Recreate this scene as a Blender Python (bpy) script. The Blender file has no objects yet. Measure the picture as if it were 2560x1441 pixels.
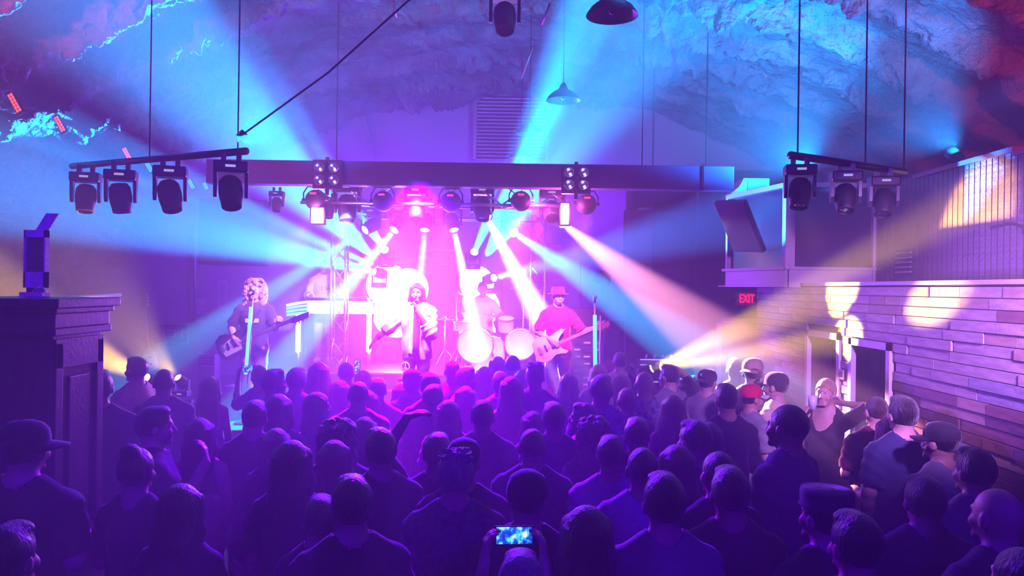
import bpy, bmesh, math, random
import numpy as np
from mathutils import Vector, Matrix, Quaternion, noise as mnoise

S = bpy.context.scene
COL = S.collection
random.seed(7)
PI = math.pi

# ------------------------------------------------------------------ camera
F = 1900.0                       # focal length in pixels of the 2560 px wide frame
CAM_Z = 2.45
ROLL = math.radians(0.8)
cam_data = bpy.data.cameras.new('camera')
cam = bpy.data.objects.new('camera', cam_data)
COL.objects.link(cam)
cam_data.sensor_width = 36.0
cam_data.lens = 36.0 * F / 2560.0
cam_data.clip_end = 100
cam.location = (0, 0, CAM_Z)
cam.rotation_euler = (Matrix.Rotation(PI / 2, 4, 'X') @ Matrix.Rotation(ROLL, 4, 'Z')).to_euler()
S.camera = cam

def at(px, py, d):
    """world point at depth d (metres along the view axis) that the camera sees at a pixel"""
    u, v = px - 1280.0, 720.5 - py
    c, s = math.cos(ROLL), math.sin(ROLL)
    return Vector(((u * c - v * s) * d / F, d, CAM_Z + (u * s + v * c) * d / F))

# ------------------------------------------------------------------ world: black, hazy air
world = bpy.data.worlds.new('world')
S.world = world
world.use_nodes = True
wn = world.node_tree
wn.nodes['Background'].inputs[0].default_value = (0.01, 0.0, 0.04, 1)
wn.nodes['Background'].inputs[1].default_value = 0.0
hz = wn.nodes.new('ShaderNodeVolumeScatter')
hz.inputs['Color'].default_value = (1, 1, 1, 1)
hz.inputs['Density'].default_value = 0.055
hz.inputs['Anisotropy'].default_value = 0.15
wn.links.new(hz.outputs[0], wn.nodes['World Output'].inputs['Volume'])

S.view_settings.view_transform = 'Standard'
S.view_settings.look = 'None'
S.view_settings.gamma = 1.0
S.view_settings.exposure = 0.0
S.view_settings.use_curve_mapping = False
S.cycles.max_bounces = 3
S.cycles.diffuse_bounces = 0
S.cycles.glossy_bounces = 1
S.cycles.transmission_bounces = 2
S.cycles.transparent_max_bounces = 6
S.cycles.volume_bounces = 0
S.cycles.use_denoising = True
S.cycles.use_light_tree = True
S.cycles.adaptive_threshold = 0.02
S.cycles.sample_clamp_indirect = 6.0

# ------------------------------------------------------------------ light helpers and the venue's light rig
CYAN = (0.0, 0.30, 1.0)
AQUA = (0.0, 0.62, 1.0)
MAGENTA = (1.0, 0.05, 0.85)
PINK = (1.0, 0.42, 0.75)
VIOLET = (0.22, 0.03, 1.0)
AMBER = (1.0, 0.58, 0.05)

def aim(o, target):
    o.rotation_euler = (Vector(target) - o.location).to_track_quat('-Z', 'Y').to_euler()

def spot(name, loc, target, col, watts, deg, blend=0.35, rad=0.05):
    l = bpy.data.lights.new(name, 'SPOT')
    l.color = col; l.energy = watts; l.spot_size = math.radians(deg); l.spot_blend = blend
    l.shadow_soft_size = rad
    o = bpy.data.objects.new(name, l); COL.objects.link(o)
    o.location = loc; aim(o, target)
    return o

def point(name, loc, col, watts, rad=0.1):
    l = bpy.data.lights.new(name, 'POINT')
    l.color = col; l.energy = watts; l.shadow_soft_size = rad
    o = bpy.data.objects.new(name, l); COL.objects.link(o); o.location = loc
    return o

def area(name, loc, target, col, watts, sx, sy, spread=180):
    l = bpy.data.lights.new(name, 'AREA')
    l.shape = 'RECTANGLE'; l.size = sx; l.size_y = sy
    l.color = col; l.energy = watts; l.spread = math.radians(spread)
    o = bpy.data.objects.new(name, l); COL.objects.link(o); o.location = loc; aim(o, target)
    return o

# beams of the moving heads: name, lens pixel, lens depth, target pixel, target depth, colour, watts, cone, blend
BEAMS = [
    # lamps on the rear truss, pointing down over the stage and the crowd
    ('truss_beam_far_left', (912, 576), 12.0, (455, 872), 9.6, AQUA, 35000, 8, .3),
    ('truss_beam_left', (985, 576), 12.0, (800, 800), 10.6, AQUA, 45000, 10, .3),
    ('truss_beam_mid_left', (1062, 576), 12.0, (1036, 860), 11.0, AQUA, 32000, 8, .3),
    ('truss_beam_mid_right', (1135, 576), 12.0, (1196, 860), 11.0, (0.3, .8, 1), 60000, 8, .3),
    ('truss_beam_white', (1218, 546), 11.6, (1436, 950), 10.0, (1, .55, .85), 100000, 11, .35),
    ('truss_beam_blue', (1285, 582), 12.0, (1760, 900), 8.0, (0.0, .42, 1), 50000, 8.5, .3),
    ('truss_beam_rose', (1408, 560), 11.0, (1840, 900), 7.6, (1, .34, .55), 34000, 12, .35),
    # floor lamps at the back of the stage, pointing up and out
    ('up_beam_left_narrow', (962, 625), 13.1, (480, -60), 7.0, CYAN, 260000, 8.5, .4),
    ('up_beam_left_wide', (930, 640), 13.1, (215, -40), 7.0, CYAN, 130000, 18, .5),
    ('up_beam_right_narrow', (1186, 630), 13.1, (1500, -60), 7.2, CYAN, 200000, 7.5, .4),
    ('up_beam_right_wide', (1215, 640), 13.1, (1690, -80), 7.0, CYAN, 210000, 18, .5),
    ('side_beam_left_upper', (935, 665), 13.1, (310, 395), 10.0, CYAN, 110000, 9, .5),
    ('side_beam_left_lower', (935, 680), 13.1, (60, 462), 9.0, CYAN, 130000, 16, .5),
    ('side_beam_right', (1235, 695), 13.1, (1895, 530), 8.5, (.02, .20, 1), 60000, 9.5, .45),
    # amber lamps standing at both sides of the stage front
    ('amber_beam_right_high', (1630, 922), 8.3, (2440, 560), 6.3, AMBER, 17000, 15, .5),
    ('amber_beam_right_low', (1654, 918), 8.3, (2125, 850), 6.86, AMBER, 14000, 11, .4),
    ('amber_beam_right_side', (1642, 916), 8.3, (2360, 742), 5.4, AMBER, 4500, 7, .5),
    ('amber_beam_left', (366, 944), 8.4, (258, 894), 7.6, AMBER, 6000, 20, .5),
    ('amber_beam_left_low', (444, 944), 8.4, (330, 830), 7.8, AMBER, 900, 46, .8),
]
for nm, lp, ld, tp, td, c, w_, deg, bl in BEAMS:
    p, t = at(*lp, ld), at(*tp, td)
    d = (t - p).normalized()
    spot(nm, p + d * 0.03, t, c, w_, deg, bl, 0.045)

# two big strobes at the back of the stage
STROBES = [at(988, 745, 13.2), at(1196, 760, 13.2)]
for i, p in enumerate(STROBES):
    spot('strobe_light', p + Vector((0, -.12, 0)), p + Vector((0.0, -5, -.35)), (1.0, .42, .85), 1200, 80, .9, .25)
    spot('strobe_violet', p + Vector((0, -.12, -.25)), p + Vector((0.0, -5, -.9)), (.17, .0, 1.0), 4500, 140, .8, .25)
# strobe bars hung from the header
HD = 8.9                       # depth of the header beam; the front truss hangs right behind it
point('panel_glow_left', at(793, 540, HD+.22), (1, .2, .75), 45, .1)
point('panel_glow_right', at(1413, 530, HD+.22), (1, .10, .70), 90, .1)
# front truss par can washes over the band, plus one added for keyboard player
for px_, tg_, col_, w_ in ((957, (1042, 800, 9.8), (1, .42, .85), 1300), (1127, (1060, 800, 9.9), (1, .42, .85), 900), (788, (640, 790, 10.0), (.62, .28, 1), 1500), (1466, (1396, 800, 10.3), (1, .20, .55), 1500), (1302, (1235, 820, 12.0), (1, .35, .85), 2600), (868, (808, 740, 13.1), (.7, .6, 1), 3500)):
    spot('band_wash', at(px_, 506, HD+.05) + Vector((0, .0, -.12)), at(*tg_), col_, w_, 34 if px_ != 868 else 18, .8, .08)
# magenta wash over the stage
spot('magenta_wash', at(1040, 500, HD+.3), at(1050, 880, 11.0), MAGENTA, 6500, 74, .8, .2)
spot('magenta_wash', at(1330, 500, HD+.3), at(1330, 880, 11.2), MAGENTA, 4500, 66, .8, .2)
# washes on the header that point down over the crowd
spot('crowd_magenta', at(1010, 466, HD-.4), at(1030, 1000, 7.0), (1, .0, .9), 3200, 50, .9, .1)
spot('crowd_violet', at(1050, 466, HD-.4), at(1060, 1110, 5.6), (.17, 0, 1), 8500, 62, .9, .1)
# violet wash on the rear wall
area('rear_wall_wash', at(1020, 470, 12.6), at(1020, 580, 14.5), (.17, .02, 1), 340, 8.5, .3)
area('upper_wall_wash', at(1000, 405, 10.9), at(1100, 250, 14.5), (.15, .015, 1), 130, 6.0, .3)
# added violet fill lights out of view, for planks, crowd and pillar
spot('plank_wash', (2.5, 2.7, 3.0), (3.02, 6.4, 1.9), (.62, .24, 1), 1700, 54, .8, .12)
area('house_wash_right', (2.6, -1.8, 4.4), (-2.6, 6.0, .8), (.07, .0, 1), 130, 1.2, .5, 150)
area('house_wash_left', (-3.6, -1.6, 4.4), (1.6, 6.0, .8), (.07, .0, 1), 110, 1.2, .5, 150)
spot('pillar_wash', (-1.1, .9, 4.3), (-3.0, 4.5, 2.5), (.12, .0, 1), 520, 50, .8, .1)
# red washes that graze the ceiling
spot('red_wash_right', (3.5, 1.3, 3.55), (4.6, 4.9, 5.4), (1, .07, .04), 2200, 66, .6, .1)
spot('red_wash_left', (-4.4, 3.4, 4.4), (-2.9, 8.2, 6.0), (1, .05, .12), 1300, 60, .6, .1)
# blue washes added to rake the vault, at booth roof, parapet and left pipe
spot('blue_vault_wash', (3.25, 8.35, 3.78), (2.3, 10.0, 5.9), (0, .30, 1), 2000, 125, .6, .06)
spot('blue_vault_wash', (3.90, 6.70, 3.72), (3.2, 9.0, 5.7), (0, .28, 1), 1300, 95, .6, .06)
spot('blue_vault_wash', at(606, 352, 5.6), at(870, 100, 9.8), (0, .30, 1), 2300, 46, .7, .05)

# ------------------------------------------------------------------ materials
MATS = {}
def mat(name, col=(.5, .5, .5), rough=.6, metal=0.0, emit=None, strength=0.0, noise_amt=0.0, noise_scale=6.0,
        bump=0.0, bump_scale=20.0, col2=None, spec=None, wave=None, bstretch=None, sheen=0.0, bdist=.03):
    if name in MATS: return MATS[name]
    m = bpy.data.materials.new(name); m.use_nodes = True
    nt = m.node_tree; b = nt.nodes['Principled BSDF']
    b.inputs['Base Color'].default_value = (*col, 1)
    b.inputs['Roughness'].default_value = rough
    b.inputs['Metallic'].default_value = metal
    if sheen: b.inputs['Sheen Weight'].default_value = sheen; b.inputs['Sheen Roughness'].default_value = .35
    if spec is not None: b.inputs['Specular IOR Level'].default_value = spec
    if emit:
        b.inputs['Emission Color'].default_value = (*emit, 1)
        b.inputs['Emission Strength'].default_value = strength
        m.cycles.emission_sampling = 'NONE'
    tc = None
    if noise_amt or col2 or bump or wave:
        tc = nt.nodes.new('ShaderNodeTexCoord')
    if noise_amt or col2:
        n = nt.nodes.new('ShaderNodeTexNoise'); n.inputs['Scale'].default_value = noise_scale; n.inputs['Detail'].default_value = 4
        r = nt.nodes.new('ShaderNodeValToRGB')
        c2 = col2 if col2 else tuple(max(0, x * (1 - noise_amt)) for x in col)
        r.color_ramp.elements[0].position = .35; r.color_ramp.elements[0].color = (*c2, 1)
        r.color_ramp.elements[1].position = .65; r.color_ramp.elements[1].color = (*col, 1)
        src = tc.outputs['Object']
        if wave:
            mp = nt.nodes.new('ShaderNodeMapping'); mp.inputs['Scale'].default_value = wave
            nt.links.new(src, mp.inputs[0]); src = mp.outputs[0]
        nt.links.new(src, n.inputs['Vector'])
        nt.links.new(n.outputs['Fac'], r.inputs['Fac']); nt.links.new(r.outputs['Color'], b.inputs['Base Color'])
    if bump:
        n2 = nt.nodes.new('ShaderNodeTexNoise'); n2.inputs['Scale'].default_value = bump_scale; n2.inputs['Detail'].default_value = 5
        bp = nt.nodes.new('ShaderNodeBump'); bp.inputs['Strength'].default_value = bump; bp.inputs['Distance'].default_value = bdist
        bs = tc.outputs['Object']
        if bstretch:
            mb_ = nt.nodes.new('ShaderNodeMapping'); mb_.inputs['Scale'].default_value = bstretch
            nt.links.new(bs, mb_.inputs[0]); bs = mb_.outputs[0]
        nt.links.new(bs, n2.inputs['Vector'])
        nt.links.new(n2.outputs['Fac'], bp.inputs['Height']); nt.links.new(bp.outputs['Normal'], b.inputs['Normal'])
    MATS[name] = m
    return m

M_BLACK = mat('black_metal', (.012, .012, .014), .38, .3)
M_BLACKP = mat('black_paint', (.02, .02, .022), .6, noise_amt=.4, noise_scale=9)
M_DARK = mat('dark_grey_metal', (.05, .05, .055), .4, .6)
M_CHROME = mat('aluminium', (.7, .7, .72), .3, .9)
M_WHITE = mat('white_trim_paint', (.75, .73, .74), .5, noise_amt=.12, noise_scale=5)
M_RUBBER = mat('black_rubber', (.01, .01, .01), .7)
M_FOAM = mat('sprayed_foam', (.30, .28, .30), .55, noise_amt=.6, noise_scale=2.5, bump=1.0, bump_scale=8, bdist=.16)
M_FLOOR = mat('dark_concrete', (.045, .04, .045), .45, noise_amt=.4, noise_scale=1.5, bump=.15, bump_scale=30)
M_STAGE = mat('stage_deck', (.05, .045, .05), .4, noise_amt=.3, noise_scale=3)
M_WALL = mat('painted_rear_wall', (.42, .40, .44), .75, noise_amt=.12, noise_scale=1.2, bump=.1, bump_scale=8)
M_DRAPE = mat('black_drape', (.02, .018, .022), .9, noise_amt=.3, noise_scale=4)
M_WOODDK = mat('dark_stained_wood', (.075, .045, .035), .42, noise_amt=.45, noise_scale=5, wave=(6, 6, .5), bump=.08, bump_scale=40)

# ------------------------------------------------------------------ mesh builder
class MB:
    def __init__(s): s.v = []; s.f = []
    def add(s, vs, fs, mtx=None):
        o = len(s.v)
        if mtx is not None: vs = [mtx @ Vector(p) for p in vs]
        s.v += [tuple(p) for p in vs]; s.f += [tuple(i + o for i in f) for f in fs]
        return s
    def box(s, a, b, mtx=None, bev=0.0):
        x0, y0, z0 = a; x1, y1, z1 = b
        if bev <= 0:
            return s.add([(x0,y0,z0),(x1,y0,z0),(x1,y1,z0),(x0,y1,z0),(x0,y0,z1),(x1,y0,z1),(x1,y1,z1),(x0,y1,z1)],
                  [(0,3,2,1),(4,5,6,7),(0,1,5,4),(1,2,6,5),(2,3,7,6),(3,0,4,7)], mtx)
        bm = bmesh.new(); bmesh.ops.create_cube(bm, size=1)
        for v in bm.verts:
            v.co = Vector(((x0+x1)/2 + v.co.x*(x1-x0), (y0+y1)/2 + v.co.y*(y1-y0), (z0+z1)/2 + v.co.z*(z1-z0)))
        bmesh.ops.bevel(bm, geom=bm.edges[:], offset=bev, segments=2, affect='EDGES', profile=.6)
        bm.verts.index_update()
        s.add([v.co.copy() for v in bm.verts], [[v.index for v in f.verts] for f in bm.faces], mtx); bm.free()
        return s
    def tube(s, pts, r, n=8, caps=True):
        """round tube along a polyline; r is a number or a list"""
        pts = [Vector(p) for p in pts]; k = len(pts)
        rs = [r] * k if not isinstance(r, (list, tuple)) else r
        vs = []; ref = None
        for i, p in enumerate(pts):
            d = (pts[min(i+1, k-1)] - pts[max(i-1, 0)]).normalized()
            if ref is None: ref = d.orthogonal().normalized()
            ref = (ref - d * ref.dot(d)).normalized(); bi = d.cross(ref)
            for j in range(n):
                a = 2*PI*j/n; vs.append(p + (ref*math.cos(a) + bi*math.sin(a)) * rs[i])
        fs = [(i*n+j, i*n+(j+1) % n, (i+1)*n+(j+1) % n, (i+1)*n+j) for i in range(k-1) for j in range(n)]
        if caps: fs += [tuple(range(n-1, -1, -1)), tuple((k-1)*n+j for j in range(n))]
        return s.add(vs, fs)
    def lathe(s, prof, n=24, mtx=None, cap0=True, cap1=True):
        """profile of (r, z) turned about z"""
        vs = [(r*math.cos(2*PI*j/n), r*math.sin(2*PI*j/n), z) for r, z in prof for j in range(n)]
        k = len(prof)
        fs = [(i*n+j, i*n+(j+1) % n, (i+1)*n+(j+1) % n, (i+1)*n+j) for i in range(k-1) for j in range(n)]
        if cap0: fs.append(tuple(range(n-1, -1, -1)))
        if cap1: fs.append(tuple((k-1)*n+j for j in range(n)))
        return s.add(vs, fs, mtx)
    def sphere(s, c, r, n=12, m=8, sc=(1, 1, 1)):
        prof = [(math.sin(PI*i/m)*r, -math.cos(PI*i/m)*r) for i in range(m+1)]
        prof[0] = (1e-4, -r); prof[-1] = (1e-4, r)
        return s.lathe(prof, n, Matrix.Translation(c) @ Matrix.Diagonal((*sc, 1)))
    def prism(s, poly, axis_vec):
        """polygon (3d points) extruded by a vector"""
        n = len(poly); a = Vector(axis_vec)
        return s.add([Vector(p) for p in poly] + [Vector(p)+a for p in poly],
              [tuple(range(n-1, -1, -1)), tuple(range(n, 2*n))] + [(i, (i+1) % n, n+(i+1) % n, n+i) for i in range(n)])
    def mesh(s, name):
        me = bpy.data.meshes.new(name); me.from_pydata(s.v, [], s.f); me.validate(); me.update()
        bm = bmesh.new(); bm.from_mesh(me); bmesh.ops.recalc_face_normals(bm, faces=bm.faces[:]); bm.to_mesh(me); bm.free()
        return me
    def build(s, name, m, parent=None, smooth=False, mtx=None):
        return obj(name, s.mesh(name), m, parent, smooth, mtx)

def obj(name, me, m, parent=None, smooth=False, mtx=None):
    if m is not None and len(me.materials) == 0: me.materials.append(m)
    if smooth:
        me.polygons.foreach_set('use_smooth', [True]*len(me.polygons))
    o = bpy.data.objects.new(name, me); COL.objects.link(o)
    if parent is not None: o.parent = parent
    if mtx is not None: o.matrix_basis = mtx
    return o

def smooth_angle(o, deg=40):
    me = o.data
    me.polygons.foreach_set('use_smooth', [True]*len(me.polygons))
    try: me.set_sharp_from_angle(angle=math.radians(deg))
    except Exception: pass
    return o

def tag(o, label=None, cat=None, group=None, kind=None):
    if label: o['label'] = label
    if cat: o['category'] = cat
    if group: o['group'] = group
    if kind: o['kind'] = kind
    return o

def thing(name, label, cat, loc=(0, 0, 0), rz=0.0, group=None):
    o = bpy.data.objects.new(name, None); COL.objects.link(o)
    o.location = loc; o.rotation_euler = (0, 0, rz); o.empty_display_size = .1
    return tag(o, label, cat, group)

def share(name, me, m, parent, mtx=None):
    o = bpy.data.objects.new(name, me); COL.objects.link(o); o.parent = parent
    if m is not None:
        if len(me.materials) == 0: me.materials.append(m)
        o.material_slots[0].link = 'OBJECT'; o.material_slots[0].material = m
    if mtx is not None: o.matrix_basis = mtx
    return o

def rotz(a): return Matrix.Rotation(a, 4, 'Z')
def tr(x, y, z): return Matrix.Translation((x, y, z))
def look(frm, to, up='Z'):
    """matrix whose +Z axis points from frm to to, at frm"""
    q = (Vector(to)-Vector(frm)).to_track_quat('Z', 'Y')
    return Matrix.Translation(frm) @ q.to_matrix().to_4x4()
# ================================================================== the setting
BACK_D = 14.5
VR, VAPEX = 10.6, 6.28            # radius and apex height of the barrel vault
VC = VAPEX - VR
def vault_z(x): return VC + math.sqrt(max(VR*VR - x*x, 0))

def struct(o, label=None):
    o['kind'] = 'structure'
    if label: o['label'] = label
    return o

# floor
struct(MB().box((-10, -3.2, -.2), (10, BACK_D+.2, 0)).build('floor', M_FLOOR), 'dark concrete floor under the crowd')

# vaulted ceiling of lumpy sprayed foam with ribs running across it
def build_vault():
    ys = list(np.linspace(-3.1, 4.0, 40)) + list(np.linspace(4.0, BACK_D+.1, 400))[1:]
    as_ = list(np.linspace(-1.14, -.9, 12)) + list(np.linspace(-.9, .54, 500))[1:] + list(np.linspace(.54, 1.14, 30))[1:]
    ny, na = len(ys), len(as_)
    vs = []
    for y in ys:
        for a in as_:
            q = Vector((a*VR*1.1, y*1.6, 3.1))
            n1 = mnoise.fractal(q*1.1, .8, 2.1, 5)
            n3 = mnoise.noise(Vector((a*VR*.6, y*.5, 1.3)))
            ph = (y/1.05 + .22*n3 + .05*math.sin(a*9)) % 1.0
            rib = max(0.0, 1 - abs(ph-.5)/.30)                      # rounded rib, flat valley between
            rib = rib*rib*(3-2*rib)
            q2 = Vector((a*VR*3.6, y*5.0, 7.7))
            n2 = 1 - abs(mnoise.noise(q2))*2.2
            n4 = 1 - abs(mnoise.noise(q2*2.1 + Vector((3, 1, 0))))*2.0
            lump = max(0.0, n2)*.10 + max(0.0, n4)*.07 + max(0.0, mnoise.noise(q2*3.7))*.05
            r = VR - .03 - rib*(.13 + .09*n3) - abs(n1)*.07 - lump*(.30 + 1.2*rib)*max(0.0, .8+.9*n3)
            vs.append((r*math.sin(a), y, VC + r*math.cos(a)))
    idx = np.arange(ny*na).reshape(ny, na)
    fs = np.stack([idx[:-1, :-1], idx[:-1, 1:], idx[1:, 1:], idx[1:, :-1]], -1).reshape(-1, 4)
    me = bpy.data.meshes.new('ceiling')
    me.from_pydata(vs, [], fs.tolist()); me.update()
    return struct(obj('ceiling', me, M_FOAM, smooth=True), 'vaulted ceiling of lumpy sprayed foam')
build_vault()
# outer skin that closes the vault behind the foam
mb = MB()
N = 48
ring = [(-10.4 + 20.8*j/N) for j in range(N+1)]
pv = [(math.sin(-1.25+2.5*j/N)*(VR+.12), 0, VC+math.cos(-1.25+2.5*j/N)*(VR+.12)) for j in range(N+1)]
vs = [(x, -3.2, z) for x, _, z in pv] + [(x, BACK_D+.2, z) for x, _, z in pv]
mb.add(vs, [(j, j+1, N+1+j+1, N+1+j) for j in range(N)])
struct(mb.build('ceiling', M_BLACKP), 'steel skin behind the foam ceiling')

# rear wall (arched) and the wall behind the camera
poly = [(-10, 0), (10, 0)] + [(x, max(0.0, vault_z(x)+.1)) for x in np.linspace(9.7, -9.7, 40)]
struct(MB().prism([(x, BACK_D, z) for x, z in poly], (0, .2, 0)).build('wall_back', M_WALL), 'pale arched wall behind the stage')
struct(MB().prism([(x, -3.3, z) for x, z in poly], (0, .2, 0)).build('wall_front', M_BLACKP), 'dark wall behind the crowd')

# louvred vent high on the rear wall
lv = thing('louvre_vent', 'tall metal louvre on the rear wall above the stage', 'vent', at(1278, 320, BACK_D-.1))
c0 = lv.location.copy()
pA, pB = at(1190, 238, BACK_D-.1) - c0, at(1366, 402, BACK_D-.1) - c0
M_LOUV = mat('galvanised_louvre', (.55, .53, .56), .35, .7, noise_amt=.2, noise_scale=7)
fr = MB()
fr.box((pA.x-.04, -.06, pB.z), (pA.x+.02, .08, pA.z)); fr.box((pB.x-.02, -.06, pB.z), (pB.x+.04, .08, pA.z))
fr.box((pA.x, -.06, pA.z-.02), (pB.x, .08, pA.z+.05)); fr.box((pA.x-.02, .06, pB.z), (pB.x+.02, .09, pA.z))
fr.build('frame', M_LOUV, lv)
nsl = 18
sl_me = None
for i in range(nsl):
    z = pB.z + (pA.z-pB.z)*(i+.5)/nsl
    if sl_me is None:
        sl_me = MB().box((pA.x+.02, -.05, -.006), (pB.x-.02, .05, .006)).mesh('slat')
    share('slat', sl_me, M_LOUV, lv, Matrix.Translation((0, 0, z)) @ Matrix.Rotation(math.radians(35), 4, 'X'))

# stage deck, skirt and the riser across its back
STAGE_Z, RISER_Z = .72, 1.13
struct(MB().box((-5.6, 9.0, .02), (2.35, BACK_D, STAGE_Z), bev=.01).build('floor_stage', M_STAGE), 'black stage deck in front of the rear wall')
rs = thing('drum_riser', 'low dark riser carrying keyboard table and drum kit', 'riser', (-1.0, 13.0, STAGE_Z))
MB().box((-3.1, -1.35, 0.0), (2.2, 1.4, RISER_Z-STAGE_Z-.03), bev=.01).build('body', M_BLACKP, rs)
MB().box((-3.13, -1.38, RISER_Z-STAGE_Z-.03), (2.23, 1.42, RISER_Z-STAGE_Z), bev=.008).build('deck', M_STAGE, rs)
MB().box((-3.13, -1.40, RISER_Z-STAGE_Z-.028), (2.23, -1.381, RISER_Z-STAGE_Z-.006)).build('edge_rail', M_CHROME, rs)
MB().box((-3.13, -1.40, .12), (2.23, -1.352, .15)).build('edge_rail', M_CHROME, rs)
# dark drape behind the drums (lower half of the rear wall)
dr = MB()
n = 90
dp = [(-2.9 + 5.2*i/n, 14.36 + .05*math.sin(i*1.3) + .02*math.sin(i*.37)) for i in range(n+1)]
dr.add([(x, y, RISER_Z) for x, y in dp] + [(x, y, 1.86) for x, y in dp], [(i, i+1, n+2+i, n+1+i) for i in range(n)])
dro = dr.build('stage_drape', M_DRAPE, smooth=True)
tag(dro, 'dark pleated drape hung low behind the drum kit', 'drape')

# header beam above the stage front
hl, hr = at(515, 398, HD), at(1836, 418, HD)
hb = at(1270, 468, HD).z; ht = at(1270, 408, HD).z
M_HEAD = mat('header_paint', (.12, .115, .34), .6, noise_amt=.2, noise_scale=2)
hd = MB().box((hl.x, HD, hb), (hr.x, HD+.2, ht), bev=.012)
struct(hd.build('trim_1', M_HEAD), 'wide dark header beam across the stage opening')
mbx = MB().box((at(1757, 440, HD).x-.012, HD-.015, hb-.01), (at(1757, 440, HD).x+.012, HD, ht+.02))
struct(mbx.build('trim_2', M_DARK), 'thin upright strap on the header beam')

# dark wing wall right of the stage
WD = 11.3
struct(MB().box((at(1566, 700, WD).x, WD, 0), (4.6, WD+.15, 4.25)).build('wall_wing', M_DRAPE), 'dark wing wall right of the stage')
wl = MB(); wl.box((at(1738, 700, WD-.03).x, WD-.05, .0), (at(1740, 700, WD).x+.012, WD, 3.9))
struct(wl.build('trim_3', M_DARK), 'thin pipe on the dark wing wall')
# white door casing low on the wing wall
dc = MB()
xa, xb = at(1790, 800, WD).x, at(1884, 800, WD).x+.1; zt = at(1800, 795, WD).z
dc.box((xa, WD-.06, 0), (xa+.07, WD, zt)); dc.box((xa, WD-.06, zt-.07), (xb, WD, zt))
struct(dc.build('trim_4', M_WHITE), 'pale door casing on the wing wall below the exit sign')

# ------------------------------------------------------------------ plank wall on the right
XW = 3.05
wr = MB()
def gap(y): return None
DOORS = [(6.10, 6.72, 1.99, 'right'), (7.03, 7.72, 2.01, 'left')]       # depth range, head height
segs = [(-3.1, 6.10), (6.72, 7.03), (7.72, 9.42)]
for a, b in segs: wr.box((XW, a, 0), (XW+.12, b, 2.52))
for a, b, h, _ in DOORS: wr.box((XW, a, h), (XW+.12, b, 2.52))
M_PLWALL = mat('wall_backing', (.03, .022, .02), .8)
wall_right = struct(wr.build('wall_right', M_PLWALL), 'wall clad with staggered reclaimed wood planks')
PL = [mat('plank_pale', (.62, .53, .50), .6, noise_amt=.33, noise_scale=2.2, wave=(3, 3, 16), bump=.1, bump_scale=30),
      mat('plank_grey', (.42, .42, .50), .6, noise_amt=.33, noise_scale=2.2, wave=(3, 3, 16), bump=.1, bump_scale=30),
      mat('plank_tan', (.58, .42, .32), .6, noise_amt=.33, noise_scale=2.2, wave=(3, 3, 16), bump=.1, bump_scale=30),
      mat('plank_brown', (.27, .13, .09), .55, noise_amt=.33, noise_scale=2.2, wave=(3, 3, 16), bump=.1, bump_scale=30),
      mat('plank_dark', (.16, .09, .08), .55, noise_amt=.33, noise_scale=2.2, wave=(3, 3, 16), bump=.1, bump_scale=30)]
rng = random.Random(11)
ROWH = .0745
plank_me = {}
low = MB()
nrow = int(2.50/ROWH)
cnt = 0
for r in range(nrow):
    z0 = 2.505 - (r+1)*ROWH; z1 = z0 + ROWH - .006
    y = 4.05 + rng.uniform(-.5, 0)
    while y < 9.38:
        L = rng.choice([.26, .32, .38, .46, .55, .65, .78, .92])
        y1 = min(y+L, 9.41)
        pieces = [(y, y1)]
        for a, b, h, _ in DOORS:
            if z0 < h + .06:
                new = []
                for p, q in pieces:
                    if q <= a-.06 or p >= b+.06: new.append((p, q))
                    else:
                        if p < a-.06: new.append((p, a-.06))
                        if q > b+.06: new.append((b+.06, q))
                pieces = new
        for p, q in pieces:
            if q-p < .05: continue
            t = rng.uniform(.012, .03)
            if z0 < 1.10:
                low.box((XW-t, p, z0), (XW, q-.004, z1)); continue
            key = (round(q-p, 2), round(t, 3))
            if key not in plank_me:
                plank_me[key] = MB().box((-t, 0, 0), (0, q-p-.006, ROWH-.006)).mesh('plank')
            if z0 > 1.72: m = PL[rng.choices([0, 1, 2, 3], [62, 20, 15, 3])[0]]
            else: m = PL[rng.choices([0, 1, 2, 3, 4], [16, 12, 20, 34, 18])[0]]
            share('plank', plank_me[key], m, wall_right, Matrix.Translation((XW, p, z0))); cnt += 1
        y = y1
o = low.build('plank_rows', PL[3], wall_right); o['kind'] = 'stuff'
# ledge on top of the plank wall
struct(MB().box((XW-.03, -3.0, 2.515), (3.86, 9.42, 2.545)).build('trim_5', M_WHITE), 'narrow ledge on top of the plank wall')

# door casings and the dark alcoves behind them
for n_, (a, b, h, side) in enumerate(DOORS):
    t = MB()
    t.box((XW-.045, a-.06, 0), (XW+.14, a, h+.06)); t.box((XW-.045, b, 0), (XW+.14, b+.06, h+.06)); t.box((XW-.045, a-.06, h), (XW+.14, b+.06, h+.06))
    d_ = struct(t.build('door_%d' % (n_+1), M_WHITE), ('white cased doorway on the plank wall nearer the camera', 'white cased doorway on the plank wall below the amber spot')[n_])
    al = MB()
    al.box((XW+.14, a-.3, 0), (XW+1.2, a-.06, h+.3)); al.box((XW+.14, b+.06, 0), (XW+1.2, b+.3, h+.3)); al.box((XW+1.2, a-.3, 0), (XW+1.3, b+.3, h+.3)); al.box((XW+.14, a-.3, h+.06), (XW+1.2, b+.3, h+.3))
    al.build('alcove', M_BLACKP, d_)
    MB().box((XW+.14, b-.02, 0), (XW+.20, b+.04, h)).build('door_edge', mat('grey_door', (.25, .27, .25), .5), d_)
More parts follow.
